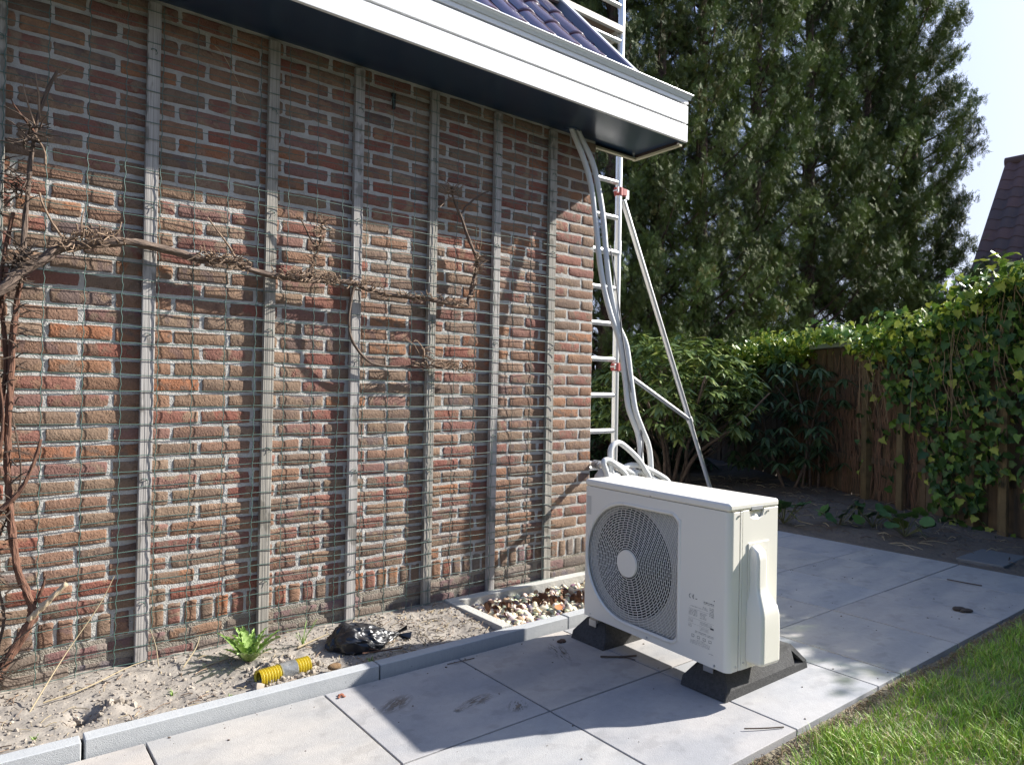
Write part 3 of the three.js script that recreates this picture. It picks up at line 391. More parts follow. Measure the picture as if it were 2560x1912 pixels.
// ---------------------------------------------------------------- soil strip at the wall with litter
const soilY = (x, z) => { let y = 0.03 + 0.02 * sm(0.5, 0, z) + 0.022 * nz(x * 5, z * 5, 31, 4) + 0.011 * nz(x * 22, z * 22, 33, 3) + 0.0045 * nz(x * 60, z * 60, 34, 2); y += 0.02 * Math.exp(-((x - 1.0) ** 2 + (z - 0.34) ** 2) / 0.012) * (1 + 3 * nz(x * 30, z * 30, 35, 3)); y -= 0.055 * Math.exp(-((x - 0.34) ** 2 + (z - 0.36) ** 2) / 0.0016); y += 0.02 * Math.exp(-((x - 0.42) ** 2 + (z - 0.38) ** 2) / 0.003); return Math.min(y, 0.1 + 0.5 * (0.53 - z)); };
const strip = struct(mesh('sandy_soil', gridGeo(-1.6, 2.0, 0.0, 0.53, 330, 56, soilY, 1.6), soilMat));
{
  const clod = new THREE.IcosahedronGeometry(1, 1); const p = clod.attributes.position; for (let i = 0; i < p.count; i++) { const s = 1 + 0.9 * nz(p.getX(i) * 2 + 5, p.getY(i) * 2 + p.getZ(i) * 3, 41, 2); p.setXYZ(i, p.getX(i) * s, p.getY(i) * s, p.getZ(i) * s); } clod.computeVertexNormals();
  const big = mulberry(5);
  inst('soil_clods', clod, M({ color: L3(0.29, 0.255, 0.215), roughness: 1 }), 4200, (o, i) => { let x, z; if (i < 260) { x = 1.02 + (big() + big() - 1) * 0.17; z = 0.4 + (big() + big() - 1) * 0.11; } else if (i < 300) { x = 0.4 + (big() - 0.5) * 0.2; z = 0.37 + (big() - 0.5) * 0.12; } else { x = lerp(-0.6, 1.97, big()); z = lerp(0.03, 0.52, big()); } const s = i < 300 ? 0.003 + 0.011 * big() ** 2 : 0.001 + 0.0045 * big() ** 3; o.position.set(x, soilY(x, z) + s * 0.3, z); o.scale.set(s * (0.7 + big()), s * (0.5 + 0.6 * big()), s * (0.7 + big())); o.rotation.set(big() * 6, big() * 6, big() * 6); }, null, (c) => { const k = 0.8 + 0.45 * big(); c.setRGB(k, k * 0.98, k * 0.95); }).userData.label = 'loose crumbs of sandy soil scattered over the bed';
  const q = mulberry(8), lit = [], lit2 = [];
  for (let i = 0; i < 520; i++) { const c = i > 300; const x = c ? lerp(1.3, 1.97, q()) : lerp(-0.5, 1.95, q()), z = c ? lerp(0.05, 0.5, q()) : lerp(0.03, 0.5, q()), a = q() * 6.28, L = 0.015 + 0.06 * q() * q(), y = soilY(x, z) + 0.003, x2 = x + Math.cos(a) * L, z2 = clamp(z + Math.sin(a) * L, 0.02, 0.52); const y2 = soilY(x2, z2) + 0.003 + 0.012 * q(); (q() < 0.5 ? lit : lit2).push(tube([[x, y, z], [(x + x2) / 2 + (q() - 0.5) * 0.008, (y + y2) / 2 + 0.006 * q(), (z + z2) / 2], [x2, y2, z2]], 0.0008 + 0.0012 * q(), 3, 4, false)); }
  tag(stuff(mesh('twig_litter', merge(lit), twigMat)), 'brown twigs and root hairs strewn over the sandy bed', 'litter');
  tag(stuff(mesh('straw_litter', merge(lit2), strawMat)), 'pale bits of straw strewn over the sandy bed', 'litter');
  const stalk = (pts, r, label) => tag(mesh('dry_stalk', tube(pts, (t) => r * (1 - 0.5 * t), 14, 5), strawMat), label, 'stalk');
  stalk([[0.24, 0.055, 0.22], [0.36, 0.065, 0.2], [0.5, 0.08, 0.13], [0.58, 0.085, 0.1]], 0.003, 'long pale straw stalk lying on the soil below the leafless climber');
  stalk([[0.2, 0.04, 0.24], [0.31, 0.17, 0.12], [0.42, 0.32, 0.08], [0.47, 0.42, 0.07]], 0.0025, 'thin dry stalk leaning up against the soldier course of bricks');
  stalk([[1.13, 0.055, 0.23], [1.2, 0.065, 0.215], [1.28, 0.075, 0.2]], 0.005, 'thick straw coloured stalk end lying left of the black bag');
  stalk([[0.7, 0.05, 0.16], [0.755, 0.1, 0.12], [0.775, 0.14, 0.1]], 0.003, 'short broken dry stalk standing at the foot of the wall');
  stalk([[0.62, 0.06, 0.12], [0.615, 0.13, 0.09], [0.6, 0.19, 0.06]], 0.0022, 'dry straw stem upright beside the second batten base');
  stalk([[0.76, 0.05, 0.2], [0.86, 0.06, 0.19], [0.93, 0.075, 0.2]], 0.003, 'dry straw stem lying behind the green dandelion');
  stalk([[0.8, 2.56, 0.035], [0.83, 2.53, 0.045], [0.885, 2.45, 0.04], [0.93, 2.36, 0.045]], 0.002, 'long thin straw caught in the wire mesh below the eaves');
  tag(mesh('twig', merge([tube([[1.3, 0.075, 0.49], [1.4, 0.07, 0.5], [1.47, 0.068, 0.51]], 0.003, 8, 5), tube([[1.34, 0.08, 0.47], [1.38, 0.07, 0.49], [1.4, 0.071, 0.5]], 0.002, 6, 5)]), vineRed), 'reddish forked twig lying on the soil under the black bag', 'twig');
}
// pebble bed inside the kerb box
{
  struct(mesh('pebble_bed', gridGeo(2.04, 3.11, 0.08, 0.525, 40, 20, (x, z) => -0.012 + 0.02 * nz(x * 9, z * 9, 36, 2), 1.6), M({ map: soilMap, bumpMap: soilBump, bumpScale: 0.02, roughness: 1, color: L3(0.7, 0.65, 0.6) })));
  const st = new THREE.IcosahedronGeometry(1, 2); const q = mulberry(15);
  inst('pebbles', st, M({ roughness: 0.75, color: 0xffffff }), 1500, (o) => { const x = lerp(2.055, 3.08, q()), z = lerp(0.095, 0.515, q()), s = 0.006 + 0.012 * q(); o.position.set(x, 0.0 + 0.025 * q() + 0.02 * nz(x * 9, z * 9, 36, 2), z); o.scale.set(s * (0.9 + 0.7 * q()), s * (0.55 + 0.3 * q()), s); o.rotation.set(q() * 0.7, q() * 6, q() * 0.7); }, null, (c) => { const k = q(); if (k < 0.7) c.setRGB(0.55 + 0.2 * q(), 0.49 + 0.16 * q(), 0.37 + 0.12 * q()); else if (k < 0.82) c.setRGB(0.3, 0.2, 0.12); else c.setRGB(0.1 + 0.12 * q(), 0.09 + 0.1 * q(), 0.085 + 0.09 * q()); }).userData.label = 'pale and brown pebbles filling the kerbed bed';
  const leaf = new THREE.PlaneGeometry(1, 0.6, 4, 2); const lp = leaf.attributes.position; for (let i = 0; i < lp.count; i++) { const x = lp.getX(i), y = lp.getY(i); lp.setXYZ(i, x, y * (1 - 1.6 * x * x), 0.25 * x * x + 0.5 * y * y); } leaf.computeVertexNormals();
  inst('dead_leaves', leaf, M({ color: 0xffffff, roughness: 0.9, side: THREE.DoubleSide }), 150, (o, i) => { const cl = i % 3; const x = (cl === 0 ? 2.2 : cl === 1 ? 2.5 : 2.7) + (q() + q() - 1) * 0.16, z = (cl === 0 ? 0.24 : cl === 1 ? 0.27 : 0.38) + (q() + q() - 1) * 0.1, s = 0.02 + 0.03 * q(); o.position.set(clamp(x, 2.06, 3.05), 0.022 + 0.035 * q(), clamp(z, 0.1, 0.5)); o.scale.set(s, s, s); o.rotation.set(q() * 6, q() * 6, q() * 6); }, null, (c) => { const k = q(); c.setRGB(0.09 + 0.12 * k, 0.05 + 0.05 * k, 0.03 + 0.02 * k); }).userData.label = 'brown dead leaves lying in heaps on the pebbles';
  tag(mesh('fallen_leaf', leaf.clone().scale(0.06, 0.06, 0.06).rotateX(-1.1).rotateY(0.4), M({ color: L3(0.38, 0.13, 0.04), roughness: 0.8, side: THREE.DoubleSide })), 'single orange curled leaf lying on the pebbles', 'leaf').position.set(2.42, 0.045, 0.43);
}
// ---------------------------------------------------------------- dandelion
function leafStrip(L, W, bend, lobes, seed, seg = 10) {   // leaf along +z, arching up; toothed edges
  const q = mulberry(seed), pos = [], idx = [], uv = [];
  for (let i = 0; i <= seg; i++) { const t = i / seg, w = W * Math.pow(Math.sin(Math.PI * Math.pow(t, 0.62) * 0.97 + 0.06), 0.8) * (lobes ? (i % 2 ? 1.25 : 0.7) : 1), y = L * (Math.sin(bend) * t - 0.25 * t * t), z = L * (Math.cos(bend) * t + 0.18 * t * t), tw = (q() - 0.5) * 0.004; pos.push(-w / 2, y + w * 0.18 + tw, z - (lobes && i % 2 ? W * 0.3 : 0), 0, y, z, w / 2, y + w * 0.18 - tw, z - (lobes && i % 2 ? W * 0.3 : 0)); uv.push(0, t, 0.5, t, 1, t); }
  for (let i = 0; i < seg; i++) for (let k = 0; k < 2; k++) { const a = i * 3 + k, b = a + 1, c = a + 3, d = c + 1; idx.push(a, b, c, b, d, c); }
  const g = new THREE.BufferGeometry(); g.setAttribute('position', new THREE.Float32BufferAttribute(pos, 3)); g.setAttribute('uv', new THREE.Float32BufferAttribute(uv, 2)); g.setIndex(idx); g.computeVertexNormals(); return g;
}
const leafMat = (r, g, b, tr = 0.35, ro = 0.6) => P({ color: L3(r, g, b), roughness: ro, transmission: tr, thickness: 0, side: THREE.DoubleSide, ior: 1.3 });
const dandLeaf = [leafMat(0.24, 0.38, 0.08), leafMat(0.32, 0.45, 0.13), leafMat(0.18, 0.29, 0.06)];
{
  const d = group('dandelion', 0.93, 0.035, 0.23); tag(d, 'bright green toothed dandelion growing in the sandy soil', 'plant');
  for (let i = 0; i < 26; i++) { const m = mesh('leaf', leafStrip(rr(0.1, 0.2), rr(0.028, 0.042), rr(0.75, 1.5), true, i, 12), pick(dandLeaf), d); m.rotation.y = i * 2.4 + rr(-0.3, 0.3); m.position.set(Math.sin(m.rotation.y) * 0.012, 0, Math.cos(m.rotation.y) * 0.012); }
  const weed = (x, z, n, h, label) => { const w = group('weed_tuft', x, soilY(x, z) - 0.004, z); for (let i = 0; i < n; i++) { const m = mesh('blade', leafStrip(h * rr(0.6, 1.1), 0.004, rr(1.0, 1.5), false, i + 50, 5), pick(dandLeaf), w); m.rotation.y = rnd() * 6.28; } return tag(w, label, 'weed'); };
  weed(1.165, 0.2, 13, 0.14, 'feathery grass tuft growing left of the black bag');
  weed(0.2, 0.45, 14, 0.03, 'tiny grass seedling tuft near the kerb in the sandy soil');
  weed(0.62, 0.35, 8, 0.035, 'sparse grass seedlings in the middle of the sandy bed');
  weed(0.78, 0.5, 12, 0.03, 'small green weed against the kerb joint left of the yellow pipe');
  weed(1.5, 0.2, 10, 0.035, 'little green weed growing behind the black bag');
  weed(1.33, 0.5, 12, 0.05, 'dark green sprig at the kerb in front of the black bag');
}
// ---------------------------------------------------------------- black bag
{
  const g0 = new THREE.SphereGeometry(1, 110, 70), p = g0.attributes.position;
  const ridge = (x, y, s) => 1 - Math.abs(2 * (fbm(x + 50, y + 50, BIG, BIG, s, 3) - 0.5)) * 2;
  for (let i = 0; i < p.count; i++) {
    let x = p.getX(i), y = p.getY(i), z = p.getZ(i); const t = (x + 1) / 2, body = 1 - 0.66 * sm(0.5, 1, t) - 0.12 * sm(0.25, 0, t);
    const f = 1 + 0.26 * (ridge(x * 1.7 + z, z * 2.1 + y * 2, 5) - 0.4) + 0.12 * (ridge(x * 3.4 + y * 2, z * 4, 6) - 0.4), jx = Math.abs(y) > 0.999 ? 0 : 0.02 * nz(x * 9, z * 9 + y * 7, 12, 2);
    let yy = y * 0.056 * body * f + 0.028 * Math.exp(-((x + 0.45) ** 2) * 9) * (y > 0 ? 1 : 0) + (y > 0 ? 0.012 * (ridge(x * 3.3, z * 3.3, 8) - 0.5) : 0); if (yy < -0.012) yy = -0.012 + (yy + 0.012) * 0.2;
    p.setXYZ(i, x * 0.185 * (1 + 0.12 * nz(z * 4, y * 4, 7)) + jx, yy + 0.016, z * 0.115 * body * f + 0.04 * nz(x * 3, y, 9));
  }
  const g = g0; g.computeVertexNormals();
  const b = group('plastic_bag', 1.40, 0.037, 0.3); tag(b, 'crumpled glossy black plastic bag lying on the sandy soil', 'bag');
  const bm = P({ color: L3(0.011, 0.012, 0.015), roughness: 0.4, clearcoat: 0.25, clearcoatRoughness: 0.3, side: THREE.DoubleSide });
  const bag = mesh('bag_body', g, bm, b); b.rotation.y = -0.12; b.scale.setScalar(0.9);
  const kn = new THREE.PlaneGeometry(0.075, 0.05, 12, 8), kp = kn.attributes.position; for (let i = 0; i < kp.count; i++) { const x = kp.getX(i), y = kp.getY(i); kp.setXYZ(i, x, y * (0.35 + 9 * (x + 0.0375)) , 0.016 * Math.sin(y * 190) * (x + 0.04) * 14); } kn.computeVertexNormals();
  mesh('bag_neck', kn.clone().scale(0.9, 0.6, 1).rotateX(-0.7).rotateZ(0.35).translate(0.195, 0.03, -0.005), bm, b); mesh('bag_neck', kn.clone().scale(0.8, 0.9, 1).rotateX(0.5).rotateZ(-0.2).rotateY(-0.5).translate(0.2, 0.012, 0.03), bm, b);
}
// ---------------------------------------------------------------- yellow corrugated pipe in two pieces joined with clear wrap
{
  const pipe = group('corrugated_pipe', 1.0, 0.052, 0.43); pipe.rotation.y = 0.13; tag(pipe, 'short yellow corrugated drain pipe wrapped with clear tape in the middle', 'pipe');
  const ym = P({ color: L3(0.66, 0.52, 0.05), roughness: 0.42, clearcoat: 0.2, side: THREE.DoubleSide });
  const lath = (n, taper) => { const pr = []; for (let i = 0; i <= n * 8; i++) { const t = i / 8; pr.push(new THREE.Vector2(0.0295 + 0.0042 * Math.cos(t * 2 * Math.PI) + taper * i * 0.00012, t * 0.0112)); } for (let i = n * 8; i >= 0; i--) { const t = i / 8; pr.push(new THREE.Vector2(0.0280 + 0.0042 * Math.cos(t * 2 * Math.PI), t * 0.0112)); } return new THREE.LatheGeometry(pr, 40).rotateZ(-Math.PI / 2); };
  mesh('pipe_section', lath(8, 0).translate(-0.105, 0, 0), ym, pipe); mesh('pipe_section', lath(5, 0).translate(0.045, 0.001, 0), ym, pipe);
  const wr = new THREE.CylinderGeometry(0.035, 0.035, 0.066, 40, 14, true).rotateZ(Math.PI / 2).translate(0.012, 0, 0), wp = wr.attributes.position; for (let i = 0; i < wp.count; i++) { const a = Math.atan2(wp.getZ(i), wp.getY(i)), s = 1 + 0.1 * nz(Math.cos(a) * 4 + wp.getX(i) * 60, Math.sin(a) * 4, 17, 3); wp.setXYZ(i, wp.getX(i), wp.getY(i) * s, wp.getZ(i) * s); } wr.computeVertexNormals();
  mesh('tape_wrap', wr, P({ color: L3(0.55, 0.57, 0.58), roughness: 0.12, transmission: 0.75, thickness: 0, clearcoat: 1, side: THREE.DoubleSide }), pipe);
  tag(mesh('stone', new THREE.DodecahedronGeometry(0.022, 1).scale(1.3, 0.6, 0.9), M({ color: L3(0.36, 0.22, 0.11), roughness: 0.9, bumpMap: sandBump, bumpScale: 0.01 })), 'small orange brown stone at the kerb beside the yellow pipe', 'stone').position.set(1.18, 0.05, 0.49);
}
// small things dropped on the paving
{
  const tw = (pts, r, label) => tag(mesh('twig', tube(pts, r, 10, 5), vineMat), label, 'twig');
  tw([[1.62, 0.004, 0.63], [1.68, 0.008, 0.645], [1.75, 0.004, 0.64]], 0.0018, 'thin twig across the slab joint by the kerb');
  tw([[2.2, 0.008, 0.95], [2.27, 0.007, 1.0], [2.34, 0.006, 1.03]], 0.004, 'dark bent twig on the paving between the rubber feet');
  tw([[2.26, 0.006, 1.0], [2.29, 0.006, 1.03], [2.3, 0.005, 1.06]], 0.002, 'small dark splinter beside the bent twig between the feet');
  tw([[2.14, 0.008, 1.7], [2.2, 0.006, 1.735], [2.27, 0.004, 1.77]], 0.0025, 'straight brown twig lying near the lawn edge');
  tw([[4.9, 0.01, 1.32], [4.92, 0.008, 1.43], [4.94, 0.006, 1.5]], 0.004, 'pale twig on the shaded far slab');
  const crumb = (x, z, s, c, label) => tag(mesh('leaf_clump', merge([0, 1, 2, 3, 4].map((k) => new THREE.IcosahedronGeometry(s * (0.4 + 0.3 * rnd()), 1).scale(1.4, 0.5, 1).rotateY(rnd() * 6).translate(rr(-s, s), s * 0.25, rr(-s, s)))), M({ color: L3(...c), roughness: 0.95 })), label, 'debris').position.set(x, 0.001, z);
  crumb(4.27, 1.62, 0.035, [0.06, 0.045, 0.035], 'dark shrivelled leaf clump on the shaded slab near the lawn');
  crumb(2.19, 0.72, 0.02, [0.08, 0.045, 0.03], 'curled brown leaf bits beside the far rubber foot');
  crumb(1.13, 0.65, 0.012, [0.25, 0.09, 0.05], 'tiny red brown leaf scrap on the slab beside the kerb');
  const q = mulberry(71); inst('crumbs', new THREE.IcosahedronGeometry(1, 0), M({ color: L3(0.12, 0.09, 0.07), roughness: 1 }), 420, (o) => { const x = lerp(0.1, 5.3, q()), z = q() < 0.35 ? lerp(0.6, 0.66, q()) : lerp(0.62, 1.8, q()), s = 0.0008 + 0.0035 * q() ** 4; o.position.set(x, s * 0.5, z); o.scale.set(s * 1.5, s * 0.7, s); o.rotation.y = q() * 6; }).userData.label = 'specks of dirt and crumbs scattered over the paving slabs';
}

// ---------------------------------------------------------------- outdoor unit of the heat pump on two rubber feet
{
  const ac = group('outdoor_unit', 2.294, 0, 0.744); ac.rotation.y = -93.37 * D2R;   // local x along its front, z out of the front
  tag(ac, 'white heat pump outdoor unit with a round fan grille standing on rubber feet', 'heat pump');
  const W = 0.815, Y0 = 0.12, YT = 0.716, DP = 0.295, CX = 0.27, CY = 0.41, R = 0.257, XR = 0.575;
  const outline = (inset) => {   // round on the left, squared with rounded corners on the right
    const s = new THREE.Path(), r = R - inset, xr = XR - inset, rc = 0.05 - inset * 0.7, t = CY + r + 0.004, b = CY - r - 0.004;
    s.moveTo(CX, b); s.lineTo(xr - rc, b); s.absarc(xr - rc, b + rc, rc, -Math.PI / 2, 0, false); s.lineTo(xr, t - rc); s.absarc(xr - rc, t - rc, rc, 0, Math.PI / 2, false); s.lineTo(CX, t); s.absarc(CX, CY, r + 0.004, Math.PI / 2, Math.PI * 1.5, false); return s;
  };
  const panel = new THREE.Shape(); panel.moveTo(0.008, Y0); panel.lineTo(W - 0.026, Y0); panel.lineTo(W - 0.026, YT); panel.lineTo(0.008, YT); panel.closePath(); panel.holes.push(outline(0.006));
  mesh('front_panel', merge([new THREE.ExtrudeGeometry(panel, { depth: 0.012, bevelEnabled: false, curveSegments: 40 }).translate(0, 0, -0.012), new THREE.CylinderGeometry(0.008, 0.008, YT - Y0, 10, 1, false, -Math.PI / 2, Math.PI / 2).translate(0.008, (Y0 + YT) / 2, -0.008), new THREE.CylinderGeometry(0.026, 0.026, YT - Y0, 20, 1, false, 0, Math.PI / 2).translate(W - 0.026, (Y0 + YT) / 2, -0.026)]), acWhite, ac);
  // recessed plate behind the grille with the round air opening, dark duct and fan behind it
  const plate = new THREE.Shape(outline(0).getPoints(40)); const hole = new THREE.Path(); hole.absarc(CX, CY, 0.246, 0, Math.PI * 2, true); plate.holes.push(hole);
  mesh('fan_shroud', merge([new THREE.ExtrudeGeometry(plate, { depth: 0.004, bevelEnabled: false, curveSegments: 48 }).translate(0, 0, -0.026), new THREE.CylinderGeometry(0.246, 0.232, 0.02, 64, 1, true).rotateX(Math.PI / 2).translate(CX, CY, -0.036)]), M({ color: L3(0.5, 0.48, 0.44), roughness: 0.55, side: THREE.DoubleSide }), ac);
  const rimPts = outline(0.003).getPoints(24).map((p) => V3(p.x, p.y, -0.004)); rimPts.pop();
  const lip = mesh('grille_frame', tube(rimPts, 0.0085, 260, 10, false, true), acWhite, ac);
  const inside = (x, y, m) => { const r = R - m; if (x < CX) return Math.hypot(x - CX, y - CY) < r; return x < XR - m && Math.abs(y - CY) < r && (x < XR - 0.05 || Math.abs(y - CY) < r - 0.05 || Math.hypot(x - (XR - 0.05), Math.abs(y - CY) - (r - 0.05)) < 0.05 - m * 0.3); };
  const bars = [], step = 0.0103, r0 = 0.0665; const grille = mesh('fan_grille', new THREE.CylinderGeometry(0.0575, 0.06, 0.008, 48).rotateX(Math.PI / 2).translate(CX, CY, -0.009), acWhite, ac);
  for (let k = 0; k < 40; k++) {
    const r = r0 + k * step; if (r > 0.375) break; const runs = []; let run = []; const n = Math.max(64, Math.round(r * 620));
    for (let i = 0; i <= n; i++) { const a = i / n * Math.PI * 2 - Math.PI, x = CX + r * Math.cos(a), y = CY + r * Math.sin(a); if (inside(x, y, 0.004)) run.push(V3(x, y, -0.012 - 0.004 * (r / 0.26))); else { if (run.length > 2) runs.push(run); run = []; } } if (run.length > 2) runs.push(run);
    if (runs.length) mesh('grille_ring', mergeGeometries(runs.map((u) => tube(u, 0.0021, Math.min(160, Math.max(6, u.length)), 4, false))), acGrille, grille);
    const nb = Math.round(2 * Math.PI * r / 0.027); for (let i = 0; i < nb; i++) { const a = (i + (k % 2) * 0.5) / nb * Math.PI * 2, rm = r + step / 2; if (inside(CX + (r + step) * Math.cos(a), CY + (r + step) * Math.sin(a), 0.004) && inside(CX + r * Math.cos(a), CY + r * Math.sin(a), 0.004)) bars.push(box(step + 0.001, 0.0026, 0.003).rotateZ(a).translate(CX + rm * Math.cos(a), CY + rm * Math.sin(a), -0.0135 - 0.004 * (r / 0.26))); }
  }
  stuff(mesh('grille_bars', merge(bars), acGrille, grille));
  const fan = mesh('fan', new THREE.CylinderGeometry(0.06, 0.065, 0.08, 32).rotateX(Math.PI / 2).translate(CX, CY, -0.12), darkPlastic, ac);
  for (let b = 0; b < 3; b++) { const g = new THREE.RingGeometry(0.06, 0.222, 14, 4, 0, 1.35), p = g.attributes.position; for (let i = 0; i < p.count; i++) { const a = Math.atan2(p.getY(i), p.getX(i)); p.setZ(i, (a - 0.67) * 0.07); } g.computeVertexNormals(); mesh('fan_blade', g.rotateZ(b * 2.094).translate(CX, CY, -0.12), M({ color: L3(0.02, 0.02, 0.022), roughness: 0.5, side: THREE.DoubleSide }), fan); }
  mesh('air_duct', new THREE.CylinderGeometry(0.234, 0.245, 0.14, 64, 1, true).rotateX(Math.PI / 2).translate(CX, CY, -0.117), M({ color: L3(0.012, 0.012, 0.015), roughness: 0.7, side: THREE.DoubleSide }), ac);
  mesh('inner_casing', box(W - 0.05, YT - Y0 - 0.02, 0.012, W / 2, (Y0 + YT) / 2, -0.2), darkPlastic, ac);
  // back, left side, floor
  mesh('casing', merge([box(W - 0.02, YT - Y0, 0.01, W / 2, (Y0 + YT) / 2, -DP + 0.006), box(0.008, YT - Y0, DP - 0.02, 0.004, (Y0 + YT) / 2, -DP / 2 - 0.004), box(W - 0.03, 0.01, DP - 0.03, W / 2, Y0 + 0.006, -DP / 2 - 0.002), box(0.006, YT - Y0 - 0.01, DP - 0.05, W - 0.014, (Y0 + YT) / 2, -DP / 2 - 0.01)]), acWhite, ac);
  // right side: strips with open joints, hand hole
  const sidePiece = (d0, d1, y0, y1, th = 0.008) => rbox(th, y1 - y0, d1 - d0, 0.0022, W - th / 2, (y0 + y1) / 2, -(d0 + d1) / 2, 2);
  mesh('side_panel', merge([sidePiece(0.022, 0.0575, Y0, YT - 0.001), sidePiece(0.062, 0.0735, Y0, YT - 0.001)]), acWhite, ac);
  const rear = new THREE.Shape(); rear.moveTo(0.0765, Y0); rear.lineTo(DP - 0.004, Y0); rear.lineTo(DP - 0.004, YT); rear.lineTo(0.205, YT); rear.lineTo(0.196, 0.69); rear.quadraticCurveTo(0.158, 0.668, 0.12, 0.69); rear.lineTo(0.112, YT); rear.lineTo(0.0765, YT); rear.closePath();
  const sp = mesh('side_panel', new THREE.ExtrudeGeometry(rear, { depth: 0.006, bevelEnabled: true, bevelSize: 0.001, bevelThickness: 0.001, bevelSegments: 1 }).rotateY(Math.PI / 2).translate(W - 0.0075, 0, 0), acWhite, ac);
  const hg = new THREE.CylinderGeometry(0.045, 0.045, 0.1, 20, 1, true, 0, Math.PI).rotateX(Math.PI / 2).rotateY(0); mesh('hand_grip', new THREE.SphereGeometry(0.05, 24, 16).scale(0.3, 0.75, 0.9).translate(W - 0.018, 0.665, -0.158), acWhite, sp);
  // top cover with shallow ribs
  const top = mesh('top_cover', rbox(W + 0.004, 0.032, DP + 0.006, 0.012, W / 2, YT + 0.0168, -DP / 2 + 0.0005, 4), acWhite, ac);
  mesh('notch_shade', rbox(0.004, 0.016, 0.07, 0.002, W + 0.0008, YT + 0.007, -0.158, 1), M({ color: L3(0.36, 0.36, 0.36), roughness: 0.6 }), top);  // grey strip, its tone paints the shade of the hand notch
  // pipe cover: narrow above, swelling to a broad shroud below
  const lev = [[0.582, 0.125, 0.165, 0.004, 0.012], [0.574, 0.12, 0.171, 0.022, 0.012], [0.56, 0.117, 0.174, 0.036, 0.012], [0.53, 0.116, 0.175, 0.041, 0.013], [0.435, 0.116, 0.176, 0.042, 0.013], [0.41, 0.113, 0.182, 0.048, 0.014], [0.36, 0.105, 0.21, 0.067, 0.016], [0.33, 0.103, 0.217, 0.072, 0.017], [0.28, 0.102, 0.219, 0.073, 0.017], [0.16, 0.102, 0.219, 0.073, 0.017], [0.148, 0.103, 0.218, 0.069, 0.017], [0.146, 0.12, 0.2, 0.02, 0.01]];
  const cp = [], ci = [], nc = 17; lev.forEach(([y, d0, d1, pr, cr]) => { const sh = [[d0, 0]]; const add = (cx, cz, a0) => { for (let k = 0; k <= 6; k++) { const a = a0 + k / 6 * Math.PI / 2; sh.push([cx + Math.cos(a) * cr, cz + Math.sin(a) * cr]); } }; const zz = Math.max(cr * 0.2, pr - cr); const s2 = []; for (let k = 0; k <= 6; k++) { const a = Math.PI - k / 6 * Math.PI / 2; s2.push([d0 + cr + Math.cos(a) * cr, zz + Math.sin(a) * Math.min(cr, pr)]); } for (let k = 0; k <= 6; k++) { const a = Math.PI / 2 - k / 6 * Math.PI / 2; s2.push([d1 - cr + Math.cos(a) * cr, zz + Math.sin(a) * Math.min(cr, pr)]); } const all = [[d0, 0], ...s2, [d1, 0]]; while (all.length < nc) all.push(all[all.length - 1]); all.forEach(([d, p]) => cp.push(W + p, y, -d)); });
  for (let j = 0; j < lev.length - 1; j++) for (let i = 0; i < nc - 1; i++) { const a = j * nc + i, b = a + 1, c = a + nc, d = c + 1; ci.push(a, b, c, b, d, c); }
  const cg = new THREE.BufferGeometry(); cg.setAttribute('position', new THREE.Float32BufferAttribute(cp, 3)); cg.setIndex(ci); cg.computeVertexNormals();
  const pc = mesh('pipe_cover', cg, P({ color: L3(0.8, 0.765, 0.68), roughness: 0.42, clearcoat: 0.15, side: THREE.DoubleSide }), ac);
  mesh('cover_plate', rbox(0.004, 0.465, 0.124, 0.0015, W + 0.0022, 0.36, -0.169, 1), acWhite, pc);
  // screws
  const screw = (x, y, z, side) => { const g = new THREE.CylinderGeometry(0.0042, 0.0045, 0.003, 12); g.rotateX(Math.PI / 2); if (side) g.rotateY(Math.PI / 2); return mesh('screw', g.translate(x, y, z), steel, ac); };
  screw(0.413, 0.722, 0.0025); screw(0.046, 0.134, 0.0008); screw(0.404, 0.133, 0.0008); screw(0.754, 0.132, 0.0008); screw(W + 0.001, 0.137, -0.045, true); screw(W + 0.001, 0.145, -0.09, true); screw(W + 0.001, 0.44, -0.118, true); screw(W + 0.001, 0.44, -0.228, true); screw(W + 0.0025, 0.7, -0.05, true); screw(W + 0.0025, 0.706, -0.225, true);
  // printed data label: CE mark and lines of print too fine to read
  const cv = document.createElement('canvas'); cv.width = 512; cv.height = 900; const c = cv.getContext('2d'); c.fillStyle = '#000'; c.fillRect(0, 0, 512, 900); c.strokeStyle = '#fff'; c.fillStyle = '#fff';
  c.lineWidth = 9; c.beginPath(); c.arc(62, 60, 30, Math.PI * 0.55, Math.PI * 1.45); c.stroke(); c.beginPath(); c.arc(128, 60, 30, Math.PI * 0.55, Math.PI * 1.45); c.stroke(); c.beginPath(); c.moveTo(100, 60); c.lineTo(122, 60); c.stroke(); c.fillRect(150, 78, 34, 9); c.beginPath(); c.arc(492, 30, 9, 0, 7); c.fill();
  const q = mulberry(66); const greek = (x0, x1, y, hh, al) => { let x = x0; while (x < x1) { const w = 3 + q() * 9; c.globalAlpha = al * (0.5 + 0.5 * q()); c.fillRect(x, y, Math.min(w, x1 - x), hh); x += w + 2 + (q() < 0.2 ? 8 : 0); } c.globalAlpha = 1; };
  greek(300, 490, 82, 14, 0.95); greek(300, 490, 106, 9, 0.7); for (let k = 0; k < 6; k++) greek(410, 490, 150 + k * 22, 9, 0.75); greek(290, 350, 162, 9, 0.6); greek(60, 390, 196, 9, 0.6); greek(290, 380, 178, 9, 0.6);
  for (let k = 0; k < 5; k++) { greek(30, 190, 250 + k * 19, 9, 0.65); greek(240, 320 + 50 * q(), 260 + k * 19, 9, 0.6); } greek(440, 490, 275, 8, 0.6);
